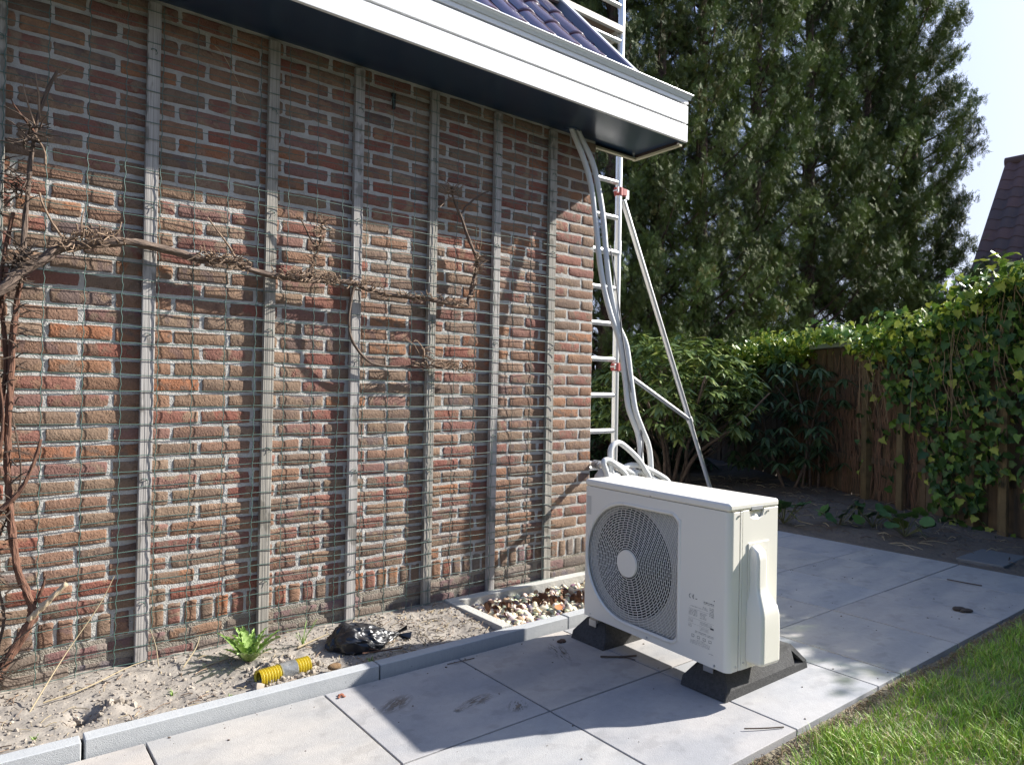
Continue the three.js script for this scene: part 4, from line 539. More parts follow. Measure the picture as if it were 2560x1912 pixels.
  c.globalAlpha = 0.45; for (const y of [236, 372, 455]) c.fillRect(26, y, 466, 3); c.globalAlpha = 1;
  for (let k = 0; k < 3; k++) { greek(26, 110, 390 + k * 17, 8, 0.6); greek(240, 460, 392 + k * 17, 8, 0.55); greek(26, 90, 470 + k * 17, 8, 0.55); greek(240, 400, 474 + k * 17, 8, 0.5); } c.fillRect(430, 430, 60, 22);
  greek(150, 360, 545, 10, 0.7); greek(150, 360, 565, 9, 0.7); greek(370, 490, 550, 9, 0.6); greek(370, 490, 568, 9, 0.6); for (let k = 0; k < 4; k++) { const x = 90 + k * 105; c.globalAlpha = 0.7; c.lineWidth = 5; c.strokeRect(x, 610 + k * 3, 46, 30); c.globalAlpha = 1; greek(x, x + 46, 648, 8, 0.5); }
  for (let k = 0; k < 4; k++) greek(60, 430, 690 + k * 16, 8, 0.5); greek(190, 330, 670, 9, 0.6); greek(410, 492, 800, 10, 0.7);
  const lt = new THREE.CanvasTexture(cv); lt.needsUpdate = true;
  mesh('data_label', new THREE.PlaneGeometry(0.135, 0.237).translate(0.687, 0.263, 0.0012), M({ color: L3(0.06, 0.06, 0.065), roughness: 0.7, alphaMap: lt, transparent: true }), ac).castShadow = false;
  // a narrow sticker on the left edge
  mesh('sticker', new THREE.PlaneGeometry(0.03, 0.085).translate(0.026, 0.63, 0.0012), M({ color: L3(0.6, 0.58, 0.52), roughness: 0.6 }), ac);
}
{
  const foot = (z, label) => {
    const f = group('rubber_foot', 2.56, 0, z); tag(f, label, 'foot', undefined);
    const s = new THREE.Shape([[-0.1, 0], [0.1, 0], [0.1, 0.03], [0.058, 0.09], [-0.058, 0.09], [-0.1, 0.03]].map((p) => new THREE.Vector2(...p)));
    let g = new THREE.ExtrudeGeometry(s, { depth: 0.58, steps: 1, bevelEnabled: true, bevelSize: 0.004, bevelThickness: 0.004, bevelSegments: 2 }).translate(0, 0.004, -0.29).rotateY(Math.PI / 2);
    const p = g.attributes.position; for (let i = 0; i < p.count; i++) { const y = p.getY(i), e = Math.sign(p.getX(i)); p.setX(i, p.getX(i) - e * Math.max(0, y - 0.02) * 0.75); } g.computeVertexNormals();
    const wedge = (sx, sz) => { const w = new THREE.Shape([[0, 0.028], [0.075, 0.028], [0.03, 0.08]].map((q) => new THREE.Vector2(...q))); return new THREE.ExtrudeGeometry(w, { depth: 0.06, bevelEnabled: false }).translate(sx > 0 ? 0.185 : -0.26, 0, sz > 0 ? 0.05 : -0.11); };
    g = cut(g, wedge(1, 1)); mesh('rubber_block', boxUV(g), rubber, f);
    mesh('mounting_rail', merge([rbox(0.4, 0.014, 0.045, 0.002, -0.03, 0.103, 0, 1), rbox(0.045, 0.02, 0.05, 0.003, -0.23, 0.1, 0, 1), new THREE.CylinderGeometry(0.011, 0.011, 0.018, 6).translate(-0.23, 0.112, 0), box(0.004, 0.03, 0.045, -0.256, 0.09, 0)]), steel, f);
  };
  foot(1.43, 'black rubber foot under the pipe cover end of the outdoor unit'); foot(0.795, 'black rubber foot under the fan end of the outdoor unit');
}

// ---------------------------------------------------------------- insulated refrigerant pipes hanging from the eaves
{
  const h = group('refrigerant_hose', 2.8, 0, 0.06); const rel = (l) => l.map(([x, y, z]) => [x - 2.8, y, z - 0.06]);
  tag(h, 'pair of white insulated refrigerant hoses hanging from the eaves and coiled behind the unit', 'hose');
  const A = [[2.785, 2.74, 0.05], [2.8, 2.68, 0.06], [2.86, 2.51, 0.1], [2.89, 2.36, 0.13], [2.9, 2.17, 0.16], [2.9, 1.92, 0.2], [2.92, 1.76, 0.22], [2.96, 1.6, 0.24], [3.02, 1.44, 0.26], [3.05, 1.22, 0.28], [3.06, 1.06, 0.3], [3.125, 0.9, 0.32], [3.13, 0.76, 0.34], [3.13, 0.6, 0.36], [3.1, 0.3, 0.42], [2.95, 0.1, 0.36]];
  const B = [[2.83, 2.74, 0.06], [2.845, 2.68, 0.065], [2.905, 2.51, 0.12], [2.935, 2.36, 0.145], [2.945, 2.17, 0.18], [2.94, 1.92, 0.22], [2.965, 1.72, 0.235], [3.01, 1.55, 0.25], [3.055, 1.42, 0.28], [3.07, 1.2, 0.31], [3.085, 1.05, 0.33], [3.14, 0.93, 0.34], [3.2, 0.85, 0.33], [3.225, 0.76, 0.33], [3.225, 0.6, 0.34], [3.22, 0.3, 0.36], [3.1, 0.1, 0.46]];
  mesh('hose', tube(rel(A), 0.0165, 110, 12), hoseMat, h); mesh('hose', tube(rel(B), 0.0165, 110, 12), hoseMat, h);
  const loops = [[[2.84, 0.45, 0.4], [2.84, 0.62, 0.4], [2.815, 0.76, 0.4], [2.815, 0.84, 0.4], [2.87, 0.87, 0.4], [2.94, 0.84, 0.4], [3.04, 0.77, 0.4], [3.1, 0.705, 0.4], [3.14, 0.64, 0.4], [3.15, 0.4, 0.42]],
    [[2.8, 0.55, 0.41], [2.78, 0.69, 0.41], [2.75, 0.765, 0.41], [2.785, 0.778, 0.41], [2.85, 0.745, 0.41], [2.93, 0.685, 0.41], [3.0, 0.55, 0.42], [3.02, 0.3, 0.45]],
    [[2.78, 0.6, 0.4], [2.8, 0.73, 0.39], [2.83, 0.762, 0.385], [2.9, 0.74, 0.38], [2.97, 0.71, 0.38], [3.05, 0.66, 0.38], [3.08, 0.5, 0.38]],
    [[2.86, 0.55, 0.38], [2.89, 0.68, 0.38], [2.96, 0.73, 0.38], [3.03, 0.735, 0.38], [3.11, 0.72, 0.38], [3.24, 0.67, 0.38], [3.34, 0.61, 0.38], [3.39, 0.48, 0.4], [3.35, 0.2, 0.44]],
    [[2.95, 0.6, 0.37], [3.0, 0.68, 0.375], [3.1, 0.69, 0.37], [3.2, 0.65, 0.37], [3.29, 0.59, 0.37], [3.33, 0.4, 0.37]]];
  for (const l of loops) mesh('hose_coil', tube(rel(l), 0.0155, 60, 12), hoseMat, h);
  for (let k = 0; k < 3; k++) { const pts = []; for (let i = 0; i < 24; i++) { const a = i / 24 * 6.283; pts.push([3.0 + Math.cos(a) * (0.24 - k * 0.02), 0.07 + k * 0.04 + 0.02 * Math.sin(a * 2 + k), 0.36 + Math.sin(a) * 0.13 + k * 0.01]); } mesh('hose_coil', tube(rel(pts), 0.0165, 90, 10, false, true), hoseMat, h); }
  mesh('signal_cable', tube(rel([[2.95, 2.0, 0.235], [2.985, 1.8, 0.25], [3.01, 1.62, 0.262], [3.02, 1.45, 0.285], [3.05, 1.2, 0.315], [3.1, 1.02, 0.33], [3.13, 0.88, 0.35], [3.1, 0.72, 0.37], [3.09, 0.5, 0.38], [3.05, 0.1, 0.4]]), 0.0045, 70, 7), cableMat, h);
  const wg = new THREE.SphereGeometry(0.062, 32, 20).scale(1.35, 0.85, 1), wp = wg.attributes.position; for (let i = 0; i < wp.count; i++) { const s = 1 + 0.35 * nz(wp.getX(i) * 22, wp.getY(i) * 22 + wp.getZ(i) * 16, 44, 3); wp.setXYZ(i, wp.getX(i) * s, wp.getY(i) * s, wp.getZ(i) * s); } wg.computeVertexNormals();
  mesh('taped_end', wg.translate(2.83 - 2.8, 0.675, 0.36 - 0.06), M({ color: L3(0.55, 0.53, 0.49), roughness: 0.6 }), h);
}

// ---------------------------------------------------------------- aluminium scaffold tower at the gable
{
  const s = group('scaffold_tower', 4.02, 0, -0.72); const PX = 0, QX = -0.82, ZB = -1.85;
  tag(s, 'aluminium scaffold tower with ladder rungs and a slanting stabiliser beyond the house corner', 'scaffold');
  for (const x of [PX, QX]) for (const z of [0, ZB]) { mesh('post', tube([[x, 0.02, z], [x, 5.2, z]], 0.026, 1, 18), alu, s); mesh('base_plate', merge([new THREE.CylinderGeometry(0.016, 0.016, 0.1, 12).translate(x, 0.03, z), box(0.13, 0.008, 0.13, x, 0.0045, z)]), steel, s); }
  for (const z of [0, ZB]) for (let k = 0; k < 16; k++) { const y = 0.29 + k * 0.2765; mesh('rung', tube([[QX + 0.02, y, z], [PX - 0.02, y, z]], 0.0195, 1, 14), alu, s); }
  mesh('joint_sleeve', merge([new THREE.CylinderGeometry(0.029, 0.029, 0.11, 18).translate(PX, 2.27, 0), rod(V3(QX, 2.228, 0.0), V3(PX, 2.228, 0.0), 0.026, 14)]), alu, s);
  mesh('platform', boxUV(box(0.72, 0.02, 1.9, -0.41, 3.97, ZB / 2)), M({ color: L3(0.13, 0.09, 0.06), roughness: 0.8 }), s);
  mesh('platform_frame', merge([box(0.78, 0.045, 0.03, -0.41, 3.962, 0.03), box(0.035, 0.09, 1.86, -0.035, 3.94, ZB / 2), box(0.035, 0.09, 1.86, -0.785, 3.94, ZB / 2)]), M({ color: L3(0.45, 0.42, 0.36), roughness: 0.6, metalness: 0.1 }), s);
  mesh('diagonal_brace', rod(V3(QX, 1.1, ZB + 0.03), V3(PX, 1.7, ZB + 0.03), 0.014, 10), alu, s);
  const top = V3(0.01, 2.7, 0.01), ft = V3(1.65, 0.03, -0.22), mid = top.clone().lerp(ft, 0.32 * 2.1);
  mesh('stabiliser_tube', merge([tube([top.clone().add(V3(0.03, -0.05, 0)), top.clone().lerp(ft, 0.7)], 0.0225, 1, 16), tube([top.clone().lerp(ft, 0.68), ft], 0.0195, 1, 16)]), alu, s);
  mesh('stabiliser_foot', new THREE.CylinderGeometry(0.045, 0.05, 0.04, 16).translate(ft.x, 0.02, ft.z), darkPlastic, s);
  mesh('stabiliser_brace', tube([V3(0.02, 1.34, 0), mid], 0.0175, 1, 14), alu, s); mesh('brace_bolt', new THREE.CylinderGeometry(0.029, 0.029, 0.05, 14).rotateZ(0.5).translate(mid.x, mid.y, mid.z), alu, s);
  const clampAt = (y) => { const c = mesh('clamp', merge([new THREE.CylinderGeometry(0.034, 0.034, 0.062, 18).translate(PX, y, 0), rbox(0.05, 0.055, 0.035, 0.005, PX + 0.045, y, 0.01), rbox(0.03, 0.05, 0.03, 0.005, PX - 0.04, y, 0.012)]), redClamp, s); mesh('wing_nut', merge([new THREE.CylinderGeometry(0.007, 0.007, 0.05, 10).rotateX(Math.PI / 2).translate(PX - 0.05, y, 0.02), rbox(0.012, 0.04, 0.01, 0.003, PX - 0.05, y, 0.042)]), steel, c); };
  clampAt(2.71); clampAt(1.34); mesh('clamp_plate', rbox(0.035, 0.075, 0.012, 0.005, PX + 0.075, 2.695, 0.02), alu, s);
  // folded lower arm lying along the gable and poking past the house corner
  mesh('folded_arm', merge([tube([[3.088 - 4.02, 0.7, -1.2], [3.088 - 4.02, 0.7, 1.05]], 0.0185, 1, 14)]), alu, s);
  mesh('arm_collar', merge([new THREE.CylinderGeometry(0.027, 0.027, 0.03, 18).rotateX(Math.PI / 2).translate(3.088 - 4.02, 0.7, 0.735), new THREE.CylinderGeometry(0.027, 0.027, 0.014, 18).rotateX(Math.PI / 2).translate(3.088 - 4.02, 0.7, 0.765)]), M({ color: L3(0.3, 0.3, 0.31), roughness: 0.5, metalness: 0.6 }), s);
}

// ---------------------------------------------------------------- timber fence overgrown with ivy
const FA = V3(5.26, 0, 3.8), FD = V3(0.514, 0, -0.857).normalize(), FN = V3(-FD.z * -1, 0, 0).set(-0.857, 0, -0.514);   // along the fence, and towards the patio
const FLEN = 8.4, onFence = (s, y, o) => V3(FA.x + FD.x * s + FN.x * o, y, FA.z + FD.z * s + FN.z * o), FANG = Math.atan2(-FD.z, FD.x);
{
  const FB = 11.2;
  const f = group('timber_fence', FA.x, 0, FA.z); f.rotation.y = FANG; tag(f, 'weathered brown fence of upright boards half hidden under ivy', 'fence');   // local x along the fence, local z away to the patio is negative FN
  const side = V3(Math.sin(FANG), 0, Math.cos(FANG)).dot(FN) > 0 ? 1 : -1;
  let x = 0; const q = mulberry(12);
  for (let k = 0; k < FB; k += 1.2) mesh('board', boxUV(box(1.195, 1.6, 0.012, k + 0.6, 0.84, -side * 0.022), 2, q(), q()), boardMats[2], f);
  while (x < FB) { const w = 0.12 + 0.025 * q(), g = boxUV(rbox(w - 0.008, 1.68 + 0.03 * q(), 0.02, 0.003, 0, 0.86, 0, 1), 2, q(), q()); const m = mesh('board', g, boardMats[Math.floor(q() * 3)], f); m.position.set(x + w / 2, 0, side * (q() < 0.5 ? 0.0 : 0.016)); m.rotation.z = (q() - 0.5) * 0.01; x += w; }
  for (let k = 0; k < 7; k++) mesh('post', boxUV(rbox(0.09, 1.72, 0.09, 0.005, 0.5 + k * 1.5, 0.84, side * 0.07, 1), 2, q(), q()), boardMats[3], f);
  for (let k = 0; k < 3; k++) mesh('stake', boxUV(rbox(0.085, 1.0 + 0.3 * k, 0.03, 0.004, 2.85 + k * 0.26 + (k === 2 ? 1.0 : 0), 0.5 + 0.15 * k, side * 0.14, 1), 2, q(), q()), boardMats[3], f);
  mesh('rail', boxUV(box(FB, 0.07, 0.035, FB / 2, 0.45, side * 0.034)), boardMats[2], f); mesh('rail', boxUV(box(FB, 0.07, 0.035, FB / 2, 1.35, side * 0.034)), boardMats[2], f);
  mesh('cap', boxUV(rbox(1.15, 0.055, 0.16, 0.004, 5.5, 1.73, side * 0.06, 1)), M({ color: L3(0.3, 0.31, 0.33), roughness: 0.5, metalness: 0.3 }), f);
}
function ivyLeafGeo(seed) {   // folded along the midrib, lobes curling down
  const q = mulberry(seed), j = (k) => (q() - 0.5) * k, pos = [0, 0, 0.02, 0, 0.42, -0.05, 0, 1.0 + j(0.2), -0.16 - 0.12 * q()];
  const half = [[0.3, -0.12, 0.06], [0.56, 0.12, 0.14], [0.38, 0.34, 0.12], [0.42, 0.58, 0.06], [0.18, 0.74, 0.0]]; const idx = [];
  for (const sgn of [1, -1]) { const o = pos.length / 3; for (const [x, y, z] of half) pos.push(sgn * x * (0.85 + 0.35 * q()), y + j(0.1), z + 0.02 + j(0.12)); const f = (a, b, c) => (sgn > 0 ? idx.push(a, b, c) : idx.push(a, c, b)); f(0, o, 1); f(o, o + 1, 1); f(o + 1, o + 2, 1); f(o + 2, o + 3, 1); f(o + 3, o + 4, 1); f(o + 4, 2, 1); }
  const g = new THREE.BufferGeometry(); g.setAttribute('position', new THREE.Float32BufferAttribute(pos, 3)); g.setIndex(idx); g.computeVertexNormals(); return g;
}
const ivyMats = [leafMat(0.07, 0.14, 0.03, 0.35, 0.42), leafMat(0.17, 0.29, 0.045, 0.45, 0.45), leafMat(0.46, 0.52, 0.09, 0.5, 0.5), leafMat(0.04, 0.09, 0.028, 0.25, 0.35)];  // brighter tones go mostly to the top leaves, painting in their sunlight
{
  const iv = group('ivy', FA.x, 0, FA.z); tag(iv, 'green ivy spilling over the top and face of the timber fence', 'ivy');
  const geos = [1, 2, 3, 4, 5, 6].map(ivyLeafGeo), q = mulberry(404); const rest = ivyMats.map(() => []);
  const topAt = (s) => { const z = FA.z + FD.z * s; return 1.8 + 0.3 * sm(0.4, 1.05, z) - 0.3 * sm(1.35, 2.3, z) - 0.12 * sm(2.6, 3.4, z) + 0.07 * Math.sin(s * 5) * sm(0, 1, s); };
  const spots = [];
  const put = (s, y, o, sz, up) => { if (s > 4.9 && s < 6.1 && y < 1.775 && o > -0.02) return; spots.push({ s, y, o, sz, up }); };
  for (let i = 0; i < 7000; i++) { const s = q() * FLEN, t = topAt(s) + 0.12 * nz(s * 4, 0, 15, 3), k = (q() + q() + q()) / 3; put(s, t + (k - 0.6) * 0.44, (q() - 0.4) * 0.8 * (0.5 + k), 0.03 + 0.05 * q() * q() + 0.02 * q(), 1); }
  for (let i = 0; i < 3800; i++) { const s = q() * 4.2, t = topAt(s); put(s, t - 0.5 * q(), (q() - 0.5) * 0.3 - 0.05, 0.07 + 0.04 * q(), 0); }                       // the mound on top
  for (let i = 0; i < 9000; i++) { const s = q() * FLEN, t = topAt(s), zz = FA.z + FD.z * s, cov = lerp(0.1, 0.95, sm(-0.25, 0.55, zz)); const y = t * (1 - q() ** 1.3); const dens = fbm(s * 1.7 + 40, y * 2.2 + 40, BIG, BIG, 5, 3); if (q() > cov || dens < lerp(0.55, 0.43 - 0.07 * y, sm(-0.2, 0.5, zz))) continue; put(s, y, 0.1 + 0.16 * q() + 0.13 * sm(0.8, 1.7, y) * q(), 0.035 + 0.03 * q() + 0.035 * q() * q(), 0); }
  for (let i = 0; i < 1600; i++) { const s = 5.3 + q() * 3.1, y = 1.6 + 0.3 * q() - 0.5 * q() * q() * sm(6, 7.4, s); put(s, y, -0.1 + 0.6 * q(), 0.03 + 0.04 * q(), 1); }
  const cam = camera.position, sized = spots.map((p) => { const w = onFence(p.s, p.y, p.o); return { p, w, v: p.sz / w.distanceTo(cam) * (p.o > 0.05 ? 1 : 0.4) * (w.z < 1.3 && w.z > -2 ? 1 : 0) }; }).sort((a, b) => b.v - a.v);
  sized.forEach(({ p, w }, i) => {
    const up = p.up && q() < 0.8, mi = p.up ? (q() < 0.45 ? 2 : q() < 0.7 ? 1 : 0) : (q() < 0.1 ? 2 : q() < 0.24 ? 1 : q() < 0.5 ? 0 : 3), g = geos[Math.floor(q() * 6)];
    const e = new THREE.Euler(up ? -0.9 + (q() - 0.5) * 1.6 : (q() - 0.5) * 1.5, 0, Math.PI + (q() - 0.5) * 1.7, 'YXZ'); e.y = Math.atan2(FN.x, FN.z) + (q() - 0.5) * (up ? 3.4 : 2.2);
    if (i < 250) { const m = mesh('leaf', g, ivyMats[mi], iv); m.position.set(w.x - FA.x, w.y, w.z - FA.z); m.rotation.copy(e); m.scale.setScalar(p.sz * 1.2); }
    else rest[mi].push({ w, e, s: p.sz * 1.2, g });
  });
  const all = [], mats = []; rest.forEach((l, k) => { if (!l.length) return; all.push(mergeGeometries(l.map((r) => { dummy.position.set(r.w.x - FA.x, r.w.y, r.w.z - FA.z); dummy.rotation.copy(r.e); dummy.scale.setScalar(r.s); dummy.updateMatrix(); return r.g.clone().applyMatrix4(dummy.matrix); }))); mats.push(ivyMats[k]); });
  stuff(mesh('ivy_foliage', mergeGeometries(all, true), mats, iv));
  // bare runners hanging over the boards
  const run = []; for (let i = 0; i < 120; i++) { const c = q(), s0 = c < 0.55 ? 2.5 + q() * 1.3 : c < 0.8 ? 4.55 + 0.35 * q() : q() * FLEN, y0 = topAt(s0) - 0.05 - 0.3 * q(), L = 0.25 + 0.6 * q(), pts = []; let s = s0, o = 0.16 + 0.2 * q(); for (let k = 0; k < 5; k++) { pts.push(onFence(s, Math.max(0.02, y0 - L * k / 4), o).sub(FA)); s += (q() - 0.5) * 0.14; o = Math.max(0.06, o - 0.04 * q()); } run.push(tube(pts, 0.0015 + 0.0025 * q(), 8, 4, false)); }
  stuff(mesh('runners', merge(run), M({ color: L3(0.26, 0.18, 0.1), roughness: 0.9 }), iv));
  const rt = []; for (let i = 0; i < 760; i++) { const s0 = 4.2 + q() * 2.6, y0 = 0.25 + 1.4 * q(), pts = []; let s = s0; for (let k = 0; k < 4; k++) { pts.push(onFence(s, y0 - 0.1 * k, 0.04 + 0.03 * q()).sub(FA)); s += (q() - 0.5) * 0.07; } rt.push(tube(pts, 0.002 + 0.003 * q(), 5, 3, false)); }
  stuff(mesh('clinging_roots', merge(rt), M({ color: L3(0.2, 0.11, 0.065), roughness: 1 }), iv));
}
// ---------------------------------------------------------------- rhododendron
{
  const r = group('rhododendron', 6.75, 0, -2.35); tag(r, 'rounded glossy leaved rhododendron bush beside the scaffold stabiliser', 'shrub');
  const q = mulberry(606), lg = [0, 1, 2].map((k) => leafStrip(1, 0.42, -0.35 - 0.35 * k, false, 80 + k, 5));
  const mats = [leafMat(0.18, 0.25, 0.1, 0.35, 0.2), leafMat(0.3, 0.38, 0.12, 0.45, 0.22), leafMat(0.46, 0.52, 0.15, 0.5, 0.28)];
  const stems = []; const tips = [];
  for (let i = 0; i < 9; i++) { const a = q() * 6.28, b = 0.25 * q(), e = V3(Math.cos(a) * (0.5 + 0.6 * q()), 0.75 + 0.5 * q(), Math.sin(a) * (0.5 + 0.6 * q())); const pts = [[Math.cos(a) * b, -0.03, Math.sin(a) * b], [e.x * 0.3, e.y * 0.45, e.z * 0.3], [e.x * 0.75, e.y * 0.85, e.z * 0.75], [e.x * 1.1, e.y * 1.25, e.z * 1.1]]; mesh('stem', tube(pts, (t) => 0.026 * (1 - 0.65 * t) * (1 + 0.3 * nz(t * 12, i, 3, 2)), 16, 7), vineMat, r); }
  for (let i = 0; i < 400; i++) { const a = q() * 6.283, u = Math.acos(1 - 1.55 * q()), rad = (0.86 + 0.22 * q()) * (1 + 0.22 * nz(Math.cos(a) * 1.6 + u, Math.sin(a) * 1.6, 9, 2)); const p = V3(Math.sin(u) * Math.cos(a) * 0.92 * rad, 1.05 + Math.cos(u) * 0.76 * rad, Math.sin(u) * Math.sin(a) * 0.9 * rad); if (p.y < 0.3 || (p.y < 0.55 && q() < 0.6)) continue; tips.push(p); }
  for (let i = 0; i < 70; i++) tips.push(V3((q() - 0.5) * 1.4, 0.7 + q() * 0.9, (q() - 0.5) * 1.3));
  const per = mats.map(() => []);
  tips.forEach((p) => { const n = 10 + Math.floor(q() * 5), out = p.clone().sub(V3(0, 0.7, 0)).normalize(); for (let k = 0; k < n; k++) { const m = q() < 0.55 ? 0 : q() < 0.75 ? 1 : 2; dummy.position.copy(p); dummy.up.set(0, 1, 0); dummy.rotation.set(0, 0, 0); const th = k / n * 6.283 + q(), dir = V3(Math.cos(th), 0.25 - 0.3 * q(), Math.sin(th)).addScaledVector(out, 0.35).normalize(); dummy.lookAt(p.clone().add(dir)); dummy.rotateZ((q() - 0.5) * 0.9); const s = 0.08 + 0.06 * q(); dummy.scale.set(s, s, s); dummy.updateMatrix(); per[m].push(lg[Math.floor(q() * 3)].clone().applyMatrix4(dummy.matrix)); } });
  stuff(mesh('foliage', mergeGeometries(per.map((l) => mergeGeometries(l)), true), mats, r));
  const tw = []; for (let i = 0; i < 130; i++) { const p = tips[Math.floor(q() * tips.length)], b = V3(p.x * 0.45, p.y * 0.5, p.z * 0.45); tw.push(tube([b, b.clone().lerp(p, 0.5).add(V3((q() - 0.5) * 0.1, -0.04, (q() - 0.5) * 0.1)), p], (t) => 0.006 * (1 - 0.6 * t), 5, 4, false)); }
  stuff(mesh('twigs', merge(tw), vineMat, r));
}
// a darker laurel like shrub between the rhododendron and the fence
{
  const r = group('dark_shrub', 8.0, 0, -1.5); tag(r, 'dark broad leaved shrub in deep shade between the rhododendron and the fence', 'shrub');
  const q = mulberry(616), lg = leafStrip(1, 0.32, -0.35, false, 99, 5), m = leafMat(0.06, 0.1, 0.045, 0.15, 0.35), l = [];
  for (let i = 0; i < 190; i++) { const p = V3((q() - 0.5) * 1.7, 0.3 + 1.25 * q(), (q() - 0.5) * 1.5), n = 7; for (let k = 0; k < n; k++) { const th = k / n * 6.28 + q(); dummy.position.copy(p); dummy.rotation.set(0, 0, 0); dummy.lookAt(p.clone().add(V3(Math.cos(th), 0.1 - 0.5 * q(), Math.sin(th)))); const s = 0.1 + 0.07 * q(); dummy.scale.set(s, s, s); dummy.updateMatrix(); l.push(lg.clone().applyMatrix4(dummy.matrix)); } }
  stuff(mesh('foliage', mergeGeometries(l), m, r)); for (let i = 0; i < 5; i++) mesh('stem', tube([[0.1 * i - 0.2, -0.02, 0.05 * i], [(q() - 0.5) * 0.6, 0.6, (q() - 0.5) * 0.6], [(q() - 0.5) * 1.2, 1.3, (q() - 0.5) * 1.2]], (t) => 0.02 * (1 - 0.6 * t), 10, 6), vineMat, r);
}
{
  const r = group('low_shrub', 7.0, 0, -3.8); tag(r, 'low dark evergreen shrub behind the rhododendron and scaffold post', 'shrub');
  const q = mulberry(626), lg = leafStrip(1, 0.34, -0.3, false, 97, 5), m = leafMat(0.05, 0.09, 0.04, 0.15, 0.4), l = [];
  for (let i = 0; i < 800; i++) { const p = V3((q() - 0.5) * 3.8, 0.06 + 1.2 * q() * q() + 0.1 * q(), (q() - 0.5) * 1.5); for (let k = 0; k < 7; k++) { const th = k / 7 * 6.28 + q(); dummy.position.copy(p); dummy.rotation.set(0, 0, 0); dummy.lookAt(p.clone().add(V3(Math.cos(th), 0.2 - 0.5 * q(), Math.sin(th)))); const s = 0.08 + 0.07 * q(); dummy.scale.set(s, s, s); dummy.updateMatrix(); l.push(lg.clone().applyMatrix4(dummy.matrix)); } }
  stuff(mesh('foliage', mergeGeometries(l), m, r)); for (let i = 0; i < 6; i++) mesh('stem', tube([[0.2 * i - 0.5, -0.02, 0.1 * i - 0.3], [0.25 * i - 0.6, 0.5, (q() - 0.5) * 0.6], [(q() - 0.5) * 3, 1.0, (q() - 0.5) * 1.2]], (t) => 0.02 * (1 - 0.6 * t), 10, 6), vineMat, r);
}
// ---------------------------------------------------------------- bergenia in the bed
{
  const bl = (() => { const pos = [0, 0, 0], idx = [], n = 14; for (let i = 0; i < n; i++) { const a = i / n * 6.283, rr2 = 1 + 0.08 * Math.sin(a * 3); pos.push(Math.cos(a) * rr2, 0.12 + 0.09 * Math.sin(a * 4), Math.sin(a) * rr2 * 0.9); } for (let i = 0; i < n; i++) idx.push(0, 1 + (i + 1) % n, 1 + i); const g = new THREE.BufferGeometry(); g.setAttribute('position', new THREE.Float32BufferAttribute(pos, 3)); g.setIndex(idx); g.computeVertexNormals(); return g; })();
  const mats = [leafMat(0.1, 0.2, 0.05, 0.3, 0.4), leafMat(0.06, 0.13, 0.045, 0.2, 0.35), leafMat(0.16, 0.22, 0.05, 0.35, 0.5)], stemM = M({ color: L3(0.12, 0.12, 0.05), roughness: 0.7 });
  const plant = (x, z, n, label) => { const b = group('bergenia', x, 0, z); tag(b, label, 'plant'); for (let i = 0; i < n; i++) { const a = i * 2.4 + rnd(), d = 0.06 + 0.13 * rnd(), h = 0.06 + 0.14 * rnd(), m = mesh('leaf', bl, pick(mats), b); m.position.set(Math.cos(a) * d, h, Math.sin(a) * d); m.scale.setScalar(0.045 + 0.026 * rnd()); m.rotation.set(rr(-0.9, 0.9), rnd() * 6, rr(-0.9, 0.9)); mesh('leaf_stalk', tube([[0, 0, 0], [Math.cos(a) * d * 0.6, h * 0.6, Math.sin(a) * d * 0.6], [Math.cos(a) * d, h, Math.sin(a) * d]], 0.004, 5, 5), stemM, b); } };
  plant(5.78, -0.32, 13, 'round leaved bergenia behind the top corner of the outdoor unit'); plant(6.1, 0.02, 10, 'low bergenia in the middle of the dark soil bed'); plant(6.3, 0.22, 9, 'bergenia with upright round leaves standing farther back by the fence'); plant(6.12, 0.56, 13, 'leafiest bergenia clump nearest the fence stakes');
  tag(mesh('paving_stone', boxUV(rbox(0.5, 0.05, 0.3, 0.01, 0, 0, 0, 1)), M({ map: kerbMap, bumpMap: sandBump, bumpScale: 0.004, roughness: 1, color: L3(0.4, 0.4, 0.4) })), 'grey stone slab half sunk in the dark soil bed', 'stone').position.set(5.9, -0.022, 1.25);
  const q = mulberry(33), l = [], l2 = []; for (let i = 0; i < 700; i++) { const x = lerp(5.5, 8.2, q()), z = lerp(-2.6, 1.9, q()), a = q() * 6.28, L = 0.04 + 0.25 * q() * q(), y = 0.02 + 0.03 * q(); (q() < 0.6 ? l : l2).push(tube([[x, y, z], [x + Math.cos(a) * L * 0.5, y + 0.03 * q(), z + Math.sin(a) * L * 0.5], [x + Math.cos(a) * L, y + 0.02 * q(), z + Math.sin(a) * L]], 0.0015 + 0.002 * q(), 4, 4, false)); }
  tag(stuff(mesh('bed_litter', merge(l), vineMat)), 'twigs and dead stems scattered over the dark soil bed', 'litter'); tag(stuff(mesh('bed_straw', merge(l2), strawMat)), 'pale dry stems scattered over the dark soil bed', 'litter');
}
